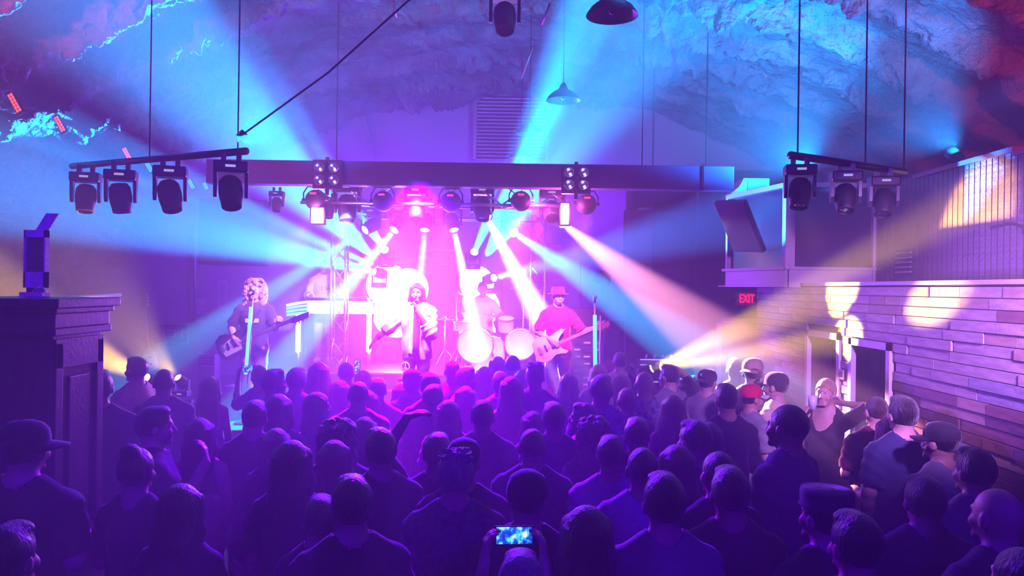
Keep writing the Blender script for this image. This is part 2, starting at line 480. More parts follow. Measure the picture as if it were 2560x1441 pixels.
# small framed switch plate by the far doorway
sp = thing('switch_plate', 'small framed plate on the wall between the two doorways', 'switch', (XW-.03, 6.93, at(2082, 936, 6.93).z))
MB().box((-.012, -.05, -.045), (.0, .05, .045), bev=.003).build('frame', M_WHITE, sp)
MB().box((-.018, -.026, -.022), (-.011, .026, .022)).build('plate', M_DARK, sp)
# door closer seen inside the near doorway
dcl = thing('door_closer', 'grey closer box inside the nearer doorway', 'door closer', (XW+.35, 6.45, 1.93))
MB().box((-.02, -.14, -.03), (.05, .14, .03), bev=.006).build('body', M_CHROME, dcl)
MB().tube([(0, .05, -.03), (-.05, -.1, -.05), (-.1, -.2, -.05)], .008).build('arm', M_CHROME, dcl)

# ------------------------------------------------------------------ upper right: siding parapet and glazed booth
XU = 3.82
M_SID = [mat('siding_board_a', (.17, .12, .12), .38, noise_amt=.45, noise_scale=6, bump=.25, bump_scale=25),
         mat('siding_board_b', (.21, .15, .14), .36, noise_amt=.5, noise_scale=7, bump=.25, bump_scale=25)]
up = struct(MB().box((XU+.06, -3.0, 2.545), (XU+.14, 8.0, 3.50)).build('wall_upper', mat('parapet_core', (.02, .015, .015), .8)), 'upper parapet of vertical siding boards')
bme = MB().box((-.02, 0, 0), (.055, .064, 1.0)).mesh('siding_board')
y = 3.9; i = 0
while y < 7.98:
    ztop = 3.50 + .02*(y-3.9)
    o = share('siding_board', bme, M_SID[(i*7 % 5) % 2], up, Matrix.Translation((XU+.0, y, 2.545)) @ Matrix.Diagonal((1, 1, ztop-2.545, 1)))
    y += .0765; i += 1
struct(MB().box((XU-.05, -3.0, 3.50), (XU+.16, 5.75, 3.535)).build('trim_6', mat('parapet_cap', (.35, .24, .26), .5)), 'cap rail on the near parapet')
struct(MB().box((XU-.05, 5.75, 3.535), (XU+.16, 7.2, 3.575)).build('trim_7', mat('parapet_cap', (.35, .24, .26), .5)), 'cap rail on the far parapet')
vt = thing('wall_vent', 'small slatted vent low on the siding parapet', 'vent', (XU-.02, 7.35, 2.62))
MB().box((-.012, -.16, 0), (0, .16, .26)).build('frame', M_DARK, vt)
for i in range(5): MB().box((-.03, -.14, .03+i*.046), (-.008, .14, .045+i*.046)).build('slat', M_LOUV, vt)
lk = thing('wall_light', 'short bracket lamp at the right end of the siding', 'lamp', (XU-.02, 5.62, 2.95))
MB().tube([(0, 0, 0), (-.12, 0, .03), (-.24, .05, .0)], .012).build('arm', M_DARK, lk)
MB().lathe([(.03, -.05), (.035, 0), (.02, .04)], 12, tr(0, 0, 0)).build('base', M_BLACK, lk)

bn, bf = Vector((2.90, 8.0, 0)), Vector((2.60, 9.14, 0))   # booth corner near, far end
br = Vector((3.86, 8.0, 0))
Z0, Z1, Z2 = 2.50, 2.685, 3.60
bt = thing('sound_booth', 'white framed glazed booth hung over the plank wall', 'booth', (bn.x, bn.y, Z0))
def loc(v, z): return Vector((v.x-bn.x, v.y-bn.y, z-Z0))
M_BTRIM = mat('booth_trim', (.55, .50, .52), .5, noise_amt=.1)
M_GLASS = mat('dark_booth_glass', (.02, .016, .03), .15, spec=.35)
def slab(a, b, z0, z1, th, out=0.0):
    """upright slab between two plan points"""
    d = (b-a).normalized(); nrm = Vector((d.y, -d.x, 0))
    if nrm.dot(Vector((-1, -1, 0))) < 0: nrm = -nrm
    p = [a + nrm*(out+th), b + nrm*(out+th), b + nrm*out, a + nrm*out]
    return [loc(q, z0) for q in p], z1-z0
def put(name, m, *sl):
    k = MB()
    for s_ in sl:
        pl, h = slab(*s_); k.prism(pl, (0, 0, h))
    return k.build(name, m, bt)
put('sill_panel', M_BTRIM, (bf, bn, Z0, Z1, .04), )
put('sill_panel', M_BTRIM, (bn, br, Z0, Z1, .04), )
put('sill_ledge', M_BTRIM, (bf - (bn-bf)*.03, bn, Z1, Z1+.03, .07), (bn, br, Z1, Z1+.03, .07))
put('glass_pane', M_GLASS, (bf, bn, Z1+.03, Z2-.05, .015, -.02))
put('glass_pane', M_GLASS, (bn, br, Z1+.03, Z2-.05, .015, -.02))
put('head_rail', M_BTRIM, (bf, bn, Z2-.05, Z2, .05), (bn, br, Z2-.05, Z2, .05))
pc = loc(bn, Z1)
MB().box((pc.x-.05, pc.y-.06, pc.z), (pc.x+.05, pc.y+.04, Z2-Z0)).build('corner_post', M_BTRIM, bt)
pf = loc(bf, Z1); MB().box((pf.x-.03, pf.y-.04, pf.z), (pf.x+.02, pf.y+.03, Z2-Z0)).build('end_post', M_BTRIM, bt)
pr_ = loc(br, Z1); MB().box((pr_.x-.09, pr_.y-.05, 0), (pr_.x-.05, pr_.y+.02, Z2-Z0-.25)).build('end_post', M_BTRIM, bt)
k = MB(); k.prism([loc(q, Z0) for q in (bf, bn, br, Vector((3.86, 9.6, 0)), Vector((2.6, 9.6, 0)))], (0, 0, .02)); k.build('floor_panel', M_BTRIM, bt)
k = MB(); k.prism([loc(q, Z0) for q in (bf+Vector((.1, 0, 0)), bn+Vector((.08, .1, 0)), br+Vector((0, .1, 0)), Vector((3.86, 9.6, 0)), Vector((2.75, 9.6, 0)))], (0, 0, Z2-Z0-.03)); k.build('dark_core', M_BLACKP, bt)

# tilted screen hung in front of the booth
sc_c = at(1850, 566, 8.15)
ts = thing('hanging_screen', 'flat screen tilted steeply, hung before the booth window', 'screen', sc_c)
q = Matrix.Rotation(math.radians(-20), 4, 'Y') @ Matrix.Rotation(math.radians(-66), 4, 'Z') @ Matrix.Rotation(math.radians(16), 4, 'X') @ Matrix.Rotation(math.radians(14), 4, 'Y')
MB().box((-.21, -.03, -.31), (.21, .03, .31), bev=.008).build('casing', M_DARK, ts, mtx=q)
MB().box((-.198, -.034, -.298), (.198, -.028, .298)).build('panel', mat('screen_glass', (.03, .05, .12), .08, spec=.8), ts, mtx=q)
MB().tube([(0, .04, 0), (.05, .25, .2)], .02).build('bracket', M_BLACK, ts)

# exit sign
ex = thing('exit_sign', 'lit red EXIT sign on the dark wing wall beside the planks', 'sign', at(1866, 748, WD-.14))
MB().box((-.14, .03, -.10), (.14, .135, .10), bev=.008).build('casing', mat('exit_casing', (.6, .58, .6), .4), ex)
M_EXIT = mat('exit_red', (.5, .0, .02), .4, emit=(1, .01, .06), strength=2.5)
cu = bpy.data.curves.new('lettering', 'FONT'); cu.body = 'EXIT'; cu.size = .175; cu.align_x = 'CENTER'; cu.align_y = 'CENTER'; cu.extrude = .004; cu.offset = .003
tmp = bpy.data.objects.new('tmp', cu); COL.objects.link(tmp)
dg = bpy.context.evaluated_depsgraph_get(); dg.update()
me = bpy.data.meshes.new_from_object(tmp.evaluated_get(dg)); bpy.data.objects.remove(tmp)
me.materials.clear()
lo = obj('lettering', me, M_EXIT, ex, mtx=tr(.015, .02, 0) @ Matrix.Rotation(PI/2, 4, 'X') @ Matrix.Diagonal((.62, 1, 1, 1)))
MB().box((-.185, .03, -.05), (-.135, .135, -.0)).build('bracket', M_DARK, ex)

# air unit on top of the header at the right
ac = thing('air_unit', 'white boxy air unit on top of the booth', 'air unit', (at(1893, 415, 9.2).x, 9.45, 3.62))
MB().box((-.15, -.2, 0.0), (.17, .2, .21), bev=.012).build('casing', M_WHITE, ac)
MB().box((-.10, -.21, .03), (.14, -.195, .17)).build('grille', mat('grille_grey', (.3, .3, .33), .5), ac)
MB().prism([(-.15, -.2, 0), (-.32, -.2, 0), (-.2, -.2, .1), (-.15, -.2, .19)], (0, .4, 0)).build('duct', M_WHITE, ac)

# blue-lit box end right of it and small brackets on the vault
# ------------------------------------------------------------------ left side: pillar, cabinets, frame
XP = -2.42
pil = thing('wood_pillar', 'dark wooden pillar with crown moulding and recessed panels at left', 'pillar', (XP, 4.28, 0))
MB().box((-.50, -.24, 0), (-.02, .24, 2.16), bev=.005).build('shaft', M_WOODDK, pil)
cr = MB()
for z0, z1, o_ in ((2.16, 2.20, .02), (2.20, 2.28, .012), (2.28, 2.31, .03), (2.31, 2.36, .055)):
    cr.box((-.52-o_, -.26-o_, z0), (o_, .26+o_, z1), bev=.006)
cr.build('crown_moulding', M_WOODDK, pil)
for y0, y1 in ((-.235, -.17), (.17, .235)): MB().box((-.03, y0, 1.02), (.0, y1, 2.12), bev=.004).build('stile', M_WOODDK, pil)
MB().box((-.03, -.235, 1.98), (.0, .235, 2.14), bev=.004).build('rail', M_WOODDK, pil)
MB().box((-.03, -.235, 1.0), (.0, .235, 1.06), bev=.004).build('rail', M_WOODDK, pil)
MB().box((-.025, -.10, 1.08), (-.005, .10, 1.93), bev=.008).build('panel', M_WOODDK, pil)
MB().box((-.03, -.26, 0), (.03, .26, 1.0), bev=.006).build('base_block', M_WOODDK, pil)

cb = thing('bar_cabinet', 'tall dark wooden cabinet at the left edge beside the pillar', 'cabinet', (-3.42, 4.2, 0))
MB().box((-.7, -.3, 0), (.33, .3, 2.30), bev=.006).build('body', M_WOODDK, cb)
MB().box((-.74, -.34, 2.30), (.355, .32, 2.345), bev=.006).build('top', M_WOODDK, cb)
MB().box((-.6, -.31, .2), (-.2, -.298, 2.1), bev=.004).build('door', M_WOODDK, cb)
MB().box((-.15, -.31, .2), (.25, -.298, 2.1), bev=.004).build('door', M_WOODDK, cb)

tw = thing('speaker_tower', 'tall black loudspeaker standing on the left cabinet', 'loudspeaker', (-3.42, 4.37, 2.347))
MB().box((-.8, -.16, 0), (.325, .16, .46), bev=.01).build('casing', M_BLACKP, tw)
MB().box((-.75, -.17, .03), (.29, -.158, .43)).build('grille', M_BLACK, tw)

wf = thing('picture_frame', 'narrow pale framed panel above the left cabinet', 'frame', at(91, 648, 4.45))
k_ = F/4.45; w2, h2 = 27/k_, 72/k_
fb = MB()
fb.box((-w2, -.02, h2*.75), (w2, .02, h2)); fb.box((-w2, -.02, -h2), (w2, .02, -h2*.45)); fb.box((-w2, -.02, -h2), (-w2*.84, .02, h2)); fb.box((w2*.84, -.02, -h2), (w2, .02, h2))
fb.build('frame', mat('frame_wood', (.8, .76, .85), .55, noise_amt=.3, noise_scale=18), wf)
MB().box((-w2*.85, .0, -h2*.46), (w2*.85, .015, h2*.76)).build('panel', mat('frame_panel', (.06, .05, .1), .3), wf)
sk = MB().prism([(w2*.2-.02, 0, h2), (w2*.2+.05, 0, h2), (w2+.06, 0, h2+.1), (w2-.01, 0, h2+.1)], (0, .01, 0)).build('brace', mat('frame_wood', (.45, .42, .5), .55), wf)
MB().box((-w2*.6, -.03, 2.36-wf.location.z), (w2*.6, .03, -h2)).build('foot', M_BLACKP, wf)
ck = thing('round_badge', 'small round badge with a pale diamond on the left cabinet', 'badge', at(102, 735, 4.38))
MB().lathe([(.042, 0), (.042, .018), (.036, .024)], 24, Matrix.Rotation(PI/2, 4, 'X')).build('disc', M_CHROME, ck)
MB().prism([(-.018, -.03, 0), (0, -.03, -.024), (.018, -.03, 0), (0, -.03, .024)], (0, .006, 0)).build('diamond', mat('badge_red', (.8, .35, .35), .5), ck)
bx = thing('small_box', 'small pale box lying on the left cabinet below the badge', 'box', (at(82, 757, 4.3).x, 4.3, 2.362))
MB().box((-.06, -.03, 0), (.07, .05, .026), bev=.003).build('body', M_WHITE, bx)

# bar counter in the lower left
bc = thing('bar_counter', 'dark bar counter running below the pillar in the lower left', 'counter', (-3.15, 3.1, 0))
MB().box((-.55, -1.0, 0), (.40, .66, .98), bev=.006).build('front', M_WOODDK, bc)
MB().box((-.6, -1.05, .98), (.48, .70, 1.03), bev=.012).build('top', M_WOODDK, bc)
MB().box((.40, -1.0, .86), (.43, .66, .92)).build('rail', M_WOODDK, bc)
# pipes and conduits on the left flank of the vault
def conduit(name, label, pts, r, m):
    return tag(MB().tube(pts, r, 8).build(name, m, smooth=True), label, 'pipe')
M_PIPE = mat('galvanised_pipe', (.45, .42, .4), .4, .6)
vp = lambda x, y, off=.3: Vector((x, y, vault_z(x)-off))
conduit('ceiling_pipe', 'galvanised pipe along the left flank behind the picture frame', [(-7.05, 8.0, 3.30), (-7.15, 10, 3.32), (-7.1, 12, 3.30), (-7.2, 14.3, 3.27)], .035, M_PIPE)
conduit('ceiling_pipe', 'thin second pipe just above the left flank pipe', [(-7.0, 8.0, 3.40), (-7.05, 11, 3.42), (-7.05, 12.9, 3.38), (-7.05, 12.95, 3.27)], .02, M_PIPE)
conduit('wall_pipe', 'low pipe running behind the left pillar top', [at(60, 748, 7.6), at(190, 745, 8.2), at(300, 738, 9.0)], .022, M_PIPE)
conduit('wall_pipe', 'lower loose cable pipe behind the left pillar top', [at(60, 757, 7.6), at(150, 760, 8.0), at(210, 752, 8.4), at(300, 756, 9.0)], .015, M_PIPE)
conduit('wall_pipe', 'upright pipe on the rear wall left of the stage', [at(488, 470, 14.3), at(488, 940, 14.3)], .03, M_PIPE)
conduit('wall_pipe', 'slim upright post left of the hanging speaker', [at(477, 590, 13.9), at(477, 980, 13.9)], .06, M_DARK)
# ledge with light bars along the left flank
led_pts = [Vector((-5.72, y_, 4.62)) for y_ in (6.5, 8.5, 10, 12, 14.3)]
ldg = MB()
for a, b in zip(led_pts[:-1], led_pts[1:]):
    ldg.prism([a+Vector((-.08, 0, -.03)), a+Vector((.08, 0, -.03)), a+Vector((.08, 0, .03)), a+Vector((-.08, 0, .03))], b-a)
tag(ldg.build('flank_ledge', mat('ledge_metal', (.25, .22, .27), .45, .4)), 'long metal ledge along the left flank of the vault', 'ledge')
# ================================================================== light fixtures
def lens_mat(name, col, st): return mat('lens_'+name, (.02, .02, .02), .2, emit=col, strength=st)
L_CYAN = lens_mat('cyan', (.35, .95, 1), 7)
L_WHITE = lens_mat('white', (1, .9, .98), 9)
L_PINK = lens_mat('pink', (1, .55, .9), 8)
L_AMBER = lens_mat('amber', (1, .75, .25), 8)
L_OFF = mat('lens_off', (.03, .03, .05), .08, spec=.8)
L_RED = lens_mat('red_display', (1, .03, .10), 4)
L_STRIP = lens_mat('pale_display', (.8, .8, 1), .6)

_mh = {}
def moving_head(label, pivot, target, s=1.0, lens=None, hang=True, group=None, cat='stage light', yaw=0.0, clamp=True):
    """moving head: base, two yoke arms and a barrel that tilts about the pivot and points at the target"""
    if not _mh:
        b = MB().box((-.17, -.12, .20), (.17, .12, .32), bev=.02).box((-.12, -.13, .24), (.12, -.118, .29))
        _mh['base'] = b.mesh('base')
        a = MB().prism([(.135, -.06, .22), (.135, .06, .22), (.135, .05, .02), (.135, .03, -.05), (.135, -.03, -.05), (.135, -.05, .02)], (.035, 0, 0))
        _mh['arm'] = a.mesh('yoke_arm')
        _mh['head'] = MB().lathe([(.02, -.17), (.085, -.165), (.115, -.12), (.122, -.02), (.118, .05), (.105, .12), (.10, .17), (.088, .175), (.086, .14)], 24, cap1=False).mesh('barrel')
        _mh['lens'] = MB().lathe([(.001, .150), (.05, .153), (.087, .145)], 24, cap0=False, cap1=False).mesh('lens')
        _mh['clamp'] = MB().box((.05, -.03, .32), (.10, .03, .42)).mesh('clamp')
        _mh['disp'] = MB().box((-.05, -.136, .25), (.05, -.13, .275)).mesh('display')
        for k in ('head', 'lens'): _mh[k].polygons.foreach_set('use_smooth', [True]*len(_mh[k].polygons))
    pivot = Vector(pivot)
    t = thing('moving_head', label, cat, pivot, 0, group)
    t.scale = (s, s, s)
    flip = Matrix.Identity(4) if hang else Matrix.Rotation(PI, 4, 'Y')
    d = Vector(target) - pivot
    R = rotz(yaw)
    share('base', _mh['base'], M_BLACK, t, R @ flip)
    share('yoke_arm', _mh['arm'], M_BLACK, t, R @ flip)
    share('yoke_arm', _mh['arm'], M_BLACK, t, R @ flip @ Matrix.Diagonal((-1, 1, 1, 1)))
    hd_ = share('barrel', _mh['head'], M_BLACKP, t, d.to_track_quat('Z', 'Y').to_matrix().to_4x4())
    share('lens', _mh['lens'], lens or L_OFF, hd_)
    share('display', _mh['disp'], L_STRIP, t, R @ flip)
    if clamp and hang:
        share('clamp', _mh['clamp'], M_DARK, t, R); share('clamp', _mh['clamp'], M_DARK, t, R @ Matrix.Diagonal((-1, 1, 1, 1)))
    return t

def beam_fixture(label, lp, ld, tp, td, lens, s=1.0, hang=True, group=None):
    """moving head whose lens sits on its beam's start"""
    p, t = at(*lp, ld), at(*tp, td)
    d = (t-p).normalized()
    return moving_head(label, p - d*(.165*s+.0), t, s, lens, hang, group)

GT = 'moving heads on the rear truss'
B = {b[0]: b for b in BEAMS}
def bf_(key, label, lens, s=.9, hang=True, group=GT):
    _, lp, ld, tp, td = B[key][:5]
    return beam_fixture(label, lp, ld, tp, td, lens, s, hang, group)
bf_('truss_beam_far_left', 'moving head throwing a cyan beam down left, leftmost on the rear truss', L_CYAN)
bf_('truss_beam_left', 'moving head with a pale lens, second from left on the rear truss', L_WHITE)
bf_('truss_beam_mid_left', 'moving head with a cyan beam straight down, third on the rear truss', L_CYAN)
bf_('truss_beam_mid_right', 'moving head with a white beam, fourth on the rear truss', L_WHITE)
bf_('truss_beam_white', 'moving head throwing a broad white beam down toward the guitarist', L_WHITE)
bf_('truss_beam_blue', 'moving head throwing a long blue beam down to the right', L_CYAN)
bf_('truss_beam_rose', 'moving head throwing a rose beam, beside the right strobe bar', L_PINK, .8)
GF = 'floor lamps at the back of the stage'
bf_('up_beam_left_narrow', 'floor lamp with a narrow cyan beam up left, behind the singer', L_CYAN, .8, False, GF)
bf_('up_beam_right_narrow', 'floor lamp with a narrow cyan beam up right, behind the drums', L_CYAN, .8, False, GF)
bf_('side_beam_right', 'floor lamp throwing a blue beam toward the booth', L_CYAN, .8, False, GF)
bf_('side_beam_left_lower', 'floor lamp throwing a low cyan beam left past the keyboard player', L_CYAN, .8, False, GF)
GA = 'amber lamps beside the stage front'
bf_('amber_beam_right_high', 'amber lamp right of the stage throwing its beam at the siding', L_AMBER, .55, False, GA)
bf_('amber_beam_right_low', 'amber lamp right of the stage lighting the doorway planks', L_AMBER, .55, False, GA)
bf_('amber_beam_left', 'amber lamp left of the stage pointing at the pillar, left of the pair', L_AMBER, .5, False, GA)
bf_('amber_beam_left_low', 'amber lamp left of the stage, right of the pair', L_AMBER, .5, False, GA)
def lamp_stand(label, x, y, z):
    t = thing('lamp_stand', label, 'stand', (x, y, 0))
    MB().tube([(0, 0, .05), (0, 0, z-.04)], .018).build('pole', M_BLACK, t, smooth=True)
    MB().box((-.32, -.03, z-.04), (.32, .03, z)).build('crossbar', M_BLACK, t)
    for a in range(3):
        c, s_ = math.cos(a*2*PI/3), math.sin(a*2*PI/3)
        MB().tube([(0, 0, .55), (.38*c, .38*s_, .02)], .012).build('leg', M_BLACK, t, smooth=True)
pr = at(1642, 922, 8.3); lamp_stand('black tripod stand under the amber lamps right of the stage', pr.x, pr.y+.05, pr.z-.26)
pl_ = at(405, 944, 8.4); lamp_stand('black tripod stand under the amber lamps left of the stage', pl_.x, pl_.y+.05, pl_.z-.25)

# unlit moving heads hanging on the front truss
GU = 'unlit moving heads on the front truss'
for px, lab in ((1040, 'unlit moving head hanging between the two left round lamps'), (1206, 'unlit moving head hanging just left of the white beam'), (868, 'large unlit moving head crossed by the cyan beam at left')):
    moving_head(lab, at(px, 522, HD+.55), at(px, 700, HD+.25), .85 if px != 868 else .98, None, True, GU)
moving_head('moving head hanging left of the right strobe bar', at(1378, 530, HD+.55), at(1392, 640, HD-.1), .88, None, True, GU)
moving_head('small unlit moving head hanging above the left loudspeaker', at(692, 512, HD+.6), at(692, 640, HD+.4), .52, None, True, GU)
moving_head('black moving head hanging high in the centre of the vault', at(1262, 46, 7.0), at(1266, 200, 6.7), .85, None, True)
moving_head('dark moving head beside the left strobe bar', at(822, 528, HD+.5), at(826, 620, HD+.35), .52, None, True, GU)

# round-backed par cans on the front truss
def par_can(label, p, s=1.0):
    t = thing('par_can', label, 'stage light', p, 0, 'round par cans on the front truss')
    t.scale = (s, s, s)
    o = MB().lathe([(.03, -.14), (.09, -.125), (.135, -.08), (.155, -.01), (.155, .05), (.15, .12), (.13, .125)], 28, Matrix.Rotation(math.radians(-90), 4, 'X')).build('housing', M_BLACKP, t, smooth=True)
    MB().box((-.045, -.155, .07), (.045, -.115, .095)).build('display', L_RED, t)
    MB().tube([(-.175, 0, 0), (-.18, 0, .1), (-.12, 0, .2), (.12, 0, .2), (.18, 0, .1), (.175, 0, 0)], .012).build('bracket', M_BLACK, t)
    for sx in (-1, 1): MB().tube([(sx*.15, 0, 0), (sx*.2, 0, 0)], .022).build('knob', M_BLACK, t)
for px, py, lab in ((957, 503, 'round par can with red display, left of the centre of the truss'), (1127, 505, 'round par can with red display at the centre of the truss'),
                    (1466, 511, 'round par can with red display right of the right strobe bar'), (788, 500, 'round par can above the left strobe bar'), (1302, 503, 'round par can left of the right truss leg')):
    par_can(lab, at(px, py, HD+.35), .80)

# four-lamp blinders on the header
M_REFL = mat('blinder_reflector', (.75, .72, .8), .18, .9)
for px, py, lab in ((816, 435, 'four-lamp blinder on the left part of the header'), (1441, 447, 'four-lamp blinder on the right part of the header')):
    t = thing('blinder_light', lab, 'stage light', at(px, py, HD-.14), 0, 'four-lamp blinders')
    k = F/(HD-.14)
    MB().box((-.17, .03, -.17), (.17, .10, .17), bev=.01).build('housing', M_BLACK, t)
    for sx in (-1, 1):
        for sz in (-1, 1):
            c = (sx*18/k, 0, sz*15.5/k)
            l_ = MB().lathe([(.012, .05), (.03, .045), (.05, .025), (.060, 0), (.064, .0), (.064, .05)], 20, tr(*c) @ Matrix.Scale(.9, 4) @ Matrix.Rotation(PI/2, 4, 'X') @ Matrix.Rotation(PI, 4, 'X') @ tr(0, 0, -.02), cap0=True, cap1=False).build('lamp', M_REFL, t, smooth=True)
            MB().sphere((c[0]+.012, .0, c[2]-.02), .016, 10, 6).build('bulb', lens_mat('bulb', (1, .95, 1), 2.2), l_, smooth=True)
    MB().box((-.02, .03, -.24), (.02, .06, .2)).build('bracket', M_BLACK, t)

# strobe bars
for (px, py, hw, hh, lab) in ((793, 539, 15, 19, 'square white strobe panel hung below the left par can'), (1412, 535, 10, 26, 'tall white strobe bar hung right of centre')):
    t = thing('strobe_bar', lab, 'stage light', at(px, py, HD+.28)); k = F/(HD+.28)
    MB().box((-hw/k-.02, .01, -hh/k-.02), (hw/k+.02, .07, hh/k+.02), bev=.006).build('housing', M_BLACK, t)
    MB().box((-hw/k, -.005, -hh/k), (hw/k, .012, hh/k), bev=.004).build('diffuser', lens_mat('strobe', (1, .8, .95), 10), t)
    MB().tube([(0, .04, hh/k), (0, .05, hh/k+.25)], .012).build('bracket', M_BLACK, t)
# strobes at the back, their white glare shaped as big glowing discs
for i, p in enumerate(STROBES):
    t = thing('strobe_bank', ('strobe behind the singer, its white glare shaped as big lamps', 'strobe above the drum kit, its white glare shaped as big lamps')[i], 'stage light', (p.x, p.y+.15, RISER_Z), 0, 'strobes with glare-shaped lamps at the back')
    hgt = p.z - RISER_Z
    LB = [(-.16, .22, .38), (.20, .16, .36), (.0, -.28, .42)] if i == 0 else [(-.04, .36, .30), (.03, -.06, .34), (-.02, -.50, .32)]
    MB().box((-.42, .10, hgt-.6), (.42, .16, hgt+.5), bev=.02).build('backplate', M_BLACK, t)
    for x_, z_, r_ in LB:
        MB().lathe([(r_*1.06, .09), (r_*1.06, .02), (r_, .0)], 32, tr(x_, 0, hgt+z_) @ Matrix.Rotation(-PI/2, 4, 'X'), cap0=False, cap1=False).build('reflector', M_CHROME, t, smooth=True)
        MB().lathe([(.001, -.02), (r_*.5, -.012), (r_, .015)], 32, tr(x_, 0, hgt+z_) @ Matrix.Rotation(-PI/2, 4, 'X'), cap0=False, cap1=False).build('lamp', lens_mat('big_strobe', (1, .86, 1), 14), t, smooth=True)
    nz = 4
    MB().tube([(0, .08, hgt-.15*nz), (0, .08, .02)], .022).build('pole', M_BLACK, t, smooth=True)
    MB().lathe([(.26, 0), (.26, .015), (.05, .03)], 20, tr(0, .08, 0)).build('base', M_BLACK, t)

# box truss
def truss(name, label, a, b, w=.26, r=.02, bays=None, cat='truss'):
    a, b = Vector(a), Vector(b); L = (b-a).length; d = (b-a)/L
    up_ = Vector((0, 0, 1)) if abs(d.z) < .9 else Vector((0, -1, 0))
    sd = d.cross(up_).normalized(); up_ = sd.cross(d).normalized()
    t = thing(name, label, cat, a)
    cs = [(sd*x + up_*y)*w/2 for x, y in ((-1, -1), (1, -1), (1, 1), (-1, 1))]
    for c in cs: MB().tube([c, c + d*L], r, 8).build('chord', M_CHROME, t, smooth=True)
    n_ = bays or max(2, int(L/w/1.3))
    k = MB()
    for i in range(n_):
        p, q_ = d*L*i/n_, d*L*(i+1)/n_
        for j in range(4):
            c1, c2 = cs[j], cs[(j+1) % 4]
            k.tube([p+c1, q_+c2] if i % 2 == 0 else [p+c2, q_+c1], r*.55, 6)
    k.build('lacing', M_CHROME, t, smooth=True)
    return t
ya = HD+.6
truss('front_truss', 'aluminium truss along the underside of the header', Vector((at(760, 495, ya).x, ya, at(1080, 484, ya).z)), Vector((at(1420, 495, ya).x, ya, at(1080, 484, ya).z)), .30)
yb = 12.3
truss('rear_truss', 'aluminium truss spanning the back of the stage', Vector((at(850, 530, yb).x, yb, at(1080, 526, yb).z)), Vector((at(1350, 530, yb).x, yb, at(1080, 526, yb).z)), .28)
truss('truss_leg', 'upright truss leg right of the drum kit', Vector((at(1346, 700, 12.3).x, 12.3, STAGE_Z)), Vector((at(1346, 540, 12.3).x, 12.3, at(1346, 480, 12.3).z)), .22, .016)
truss('truss_leg', 'upright truss leg behind the keyboard player', Vector((at(850, 700, 12.3).x, 12.3, STAGE_Z)), Vector((at(850, 540, 12.3).x, 12.3, at(850, 480, 12.3).z)), .22, .016)
truss('low_truss', 'low horizontal truss between the two big strobes', at(1040, 645, 13.6), at(1150, 645, 13.6), .26, .016)

# side pipes with hanging moving heads
def hang_pipe(label, a, b, r=.028):
    return tag(MB().tube([a, b], r, 10).build('lighting_pipe', M_BLACK, smooth=True), label, 'pipe')
dl = 6.6
pa, pb = at(180, 416, 7.0), at(616, 378, 5.6)
hang_pipe('black lighting pipe hung across the left with four heads', pa, pb)
GLP = 'moving heads on the left pipe'
for fx, tgt, lab, s_ in ((.10, (205, 640, 6.75), 'moving head at the far left end of the left pipe', .72), (.33, (318, 640, 6.55), 'second moving head from the left on the left pipe', .74),
                     (.62, (452, 640, 6.0), 'third moving head from the left on the left pipe', .74), (.93, (588, 640, 5.5), 'moving head at the right end of the left pipe', .72)):
    p = pa.lerp(pb, fx)
    moving_head(lab, p - Vector((0, 0, .42*s_)), at(*tgt), s_, None, True, GLP, yaw=.3)
pc_, pd_ = at(1975, 388, 5.3), at(2262, 430, 5.9)
hang_pipe('black lighting pipe hung across the right before the booth', pc_, pd_)
GRP = 'moving heads on the right pipe'
for fx, tgt, lab in ((.08, (1990, 640, 5.2), 'moving head at the left end of the right pipe'), (.46, (2116, 640, 5.4), 'middle moving head on the right pipe'), (.80, (2200, 640, 5.6), 'moving head at the right end of the right pipe')):
    p = pc_.lerp(pd_, fx)
    moving_head(lab, p - Vector((0, 0, .42*.62)), at(*tgt), .62, None, True, GRP, yaw=-.2)
# cords and cables
def wire(label, pts, r=.006, name='hanging_cable'):
    return tag(MB().tube(pts, r, 6).build(name, M_RUBBER), label, 'cable')
def up_to_vault(p): return Vector((p.x, p.y, vault_z(p.x)-.1))
q1 = pa.lerp(pb, .96); wire('cable holding the right end of the left pipe', [q1, up_to_vault(q1)])
q2 = pa.lerp(pb, .50); wire('cable holding the middle of the left pipe', [q2, up_to_vault(q2)])
for f_, lab in ((.06, 'cable holding the left end of the right pipe'), (.63, 'cable holding the middle of the right pipe'), (.99, 'cable holding the right end of the right pipe')):
    q_ = pc_.lerp(pd_, f_); wire(lab, [q_, up_to_vault(q_)])
wire('long black cable slanting up from the left pipe to the vault', [at(605, 338, 5.62), at(820, 182, 5.2), at(1045, -20, 4.8), at(1045, -20, 4.8) + (at(1045, -20, 4.8)-at(820, 182, 5.2))*2.75], .007, 'slanted_cable')
tag(MB().lathe([(.002, -.04), (.045, 0), (.002, .04)], 4, Matrix.Translation(at(605, 337, 5.62))).build('cable_joint', M_BLACK), 'small diamond cable joint above the left pipe', 'joint')
for px, y0, y1, d_, lab in ((840, 240, 480, HD+.5, 'thin cable dropping to the left part of the truss'), (1605, 250, 425, HD+.1, 'thin cable dropping to the header right of the beams'), (1765, 240, 425, HD+.1, 'thin cable dropping to the right part of the header')):
    a_ = at(px, y1, d_); wire(lab, [a_, up_to_vault(a_)], .008)

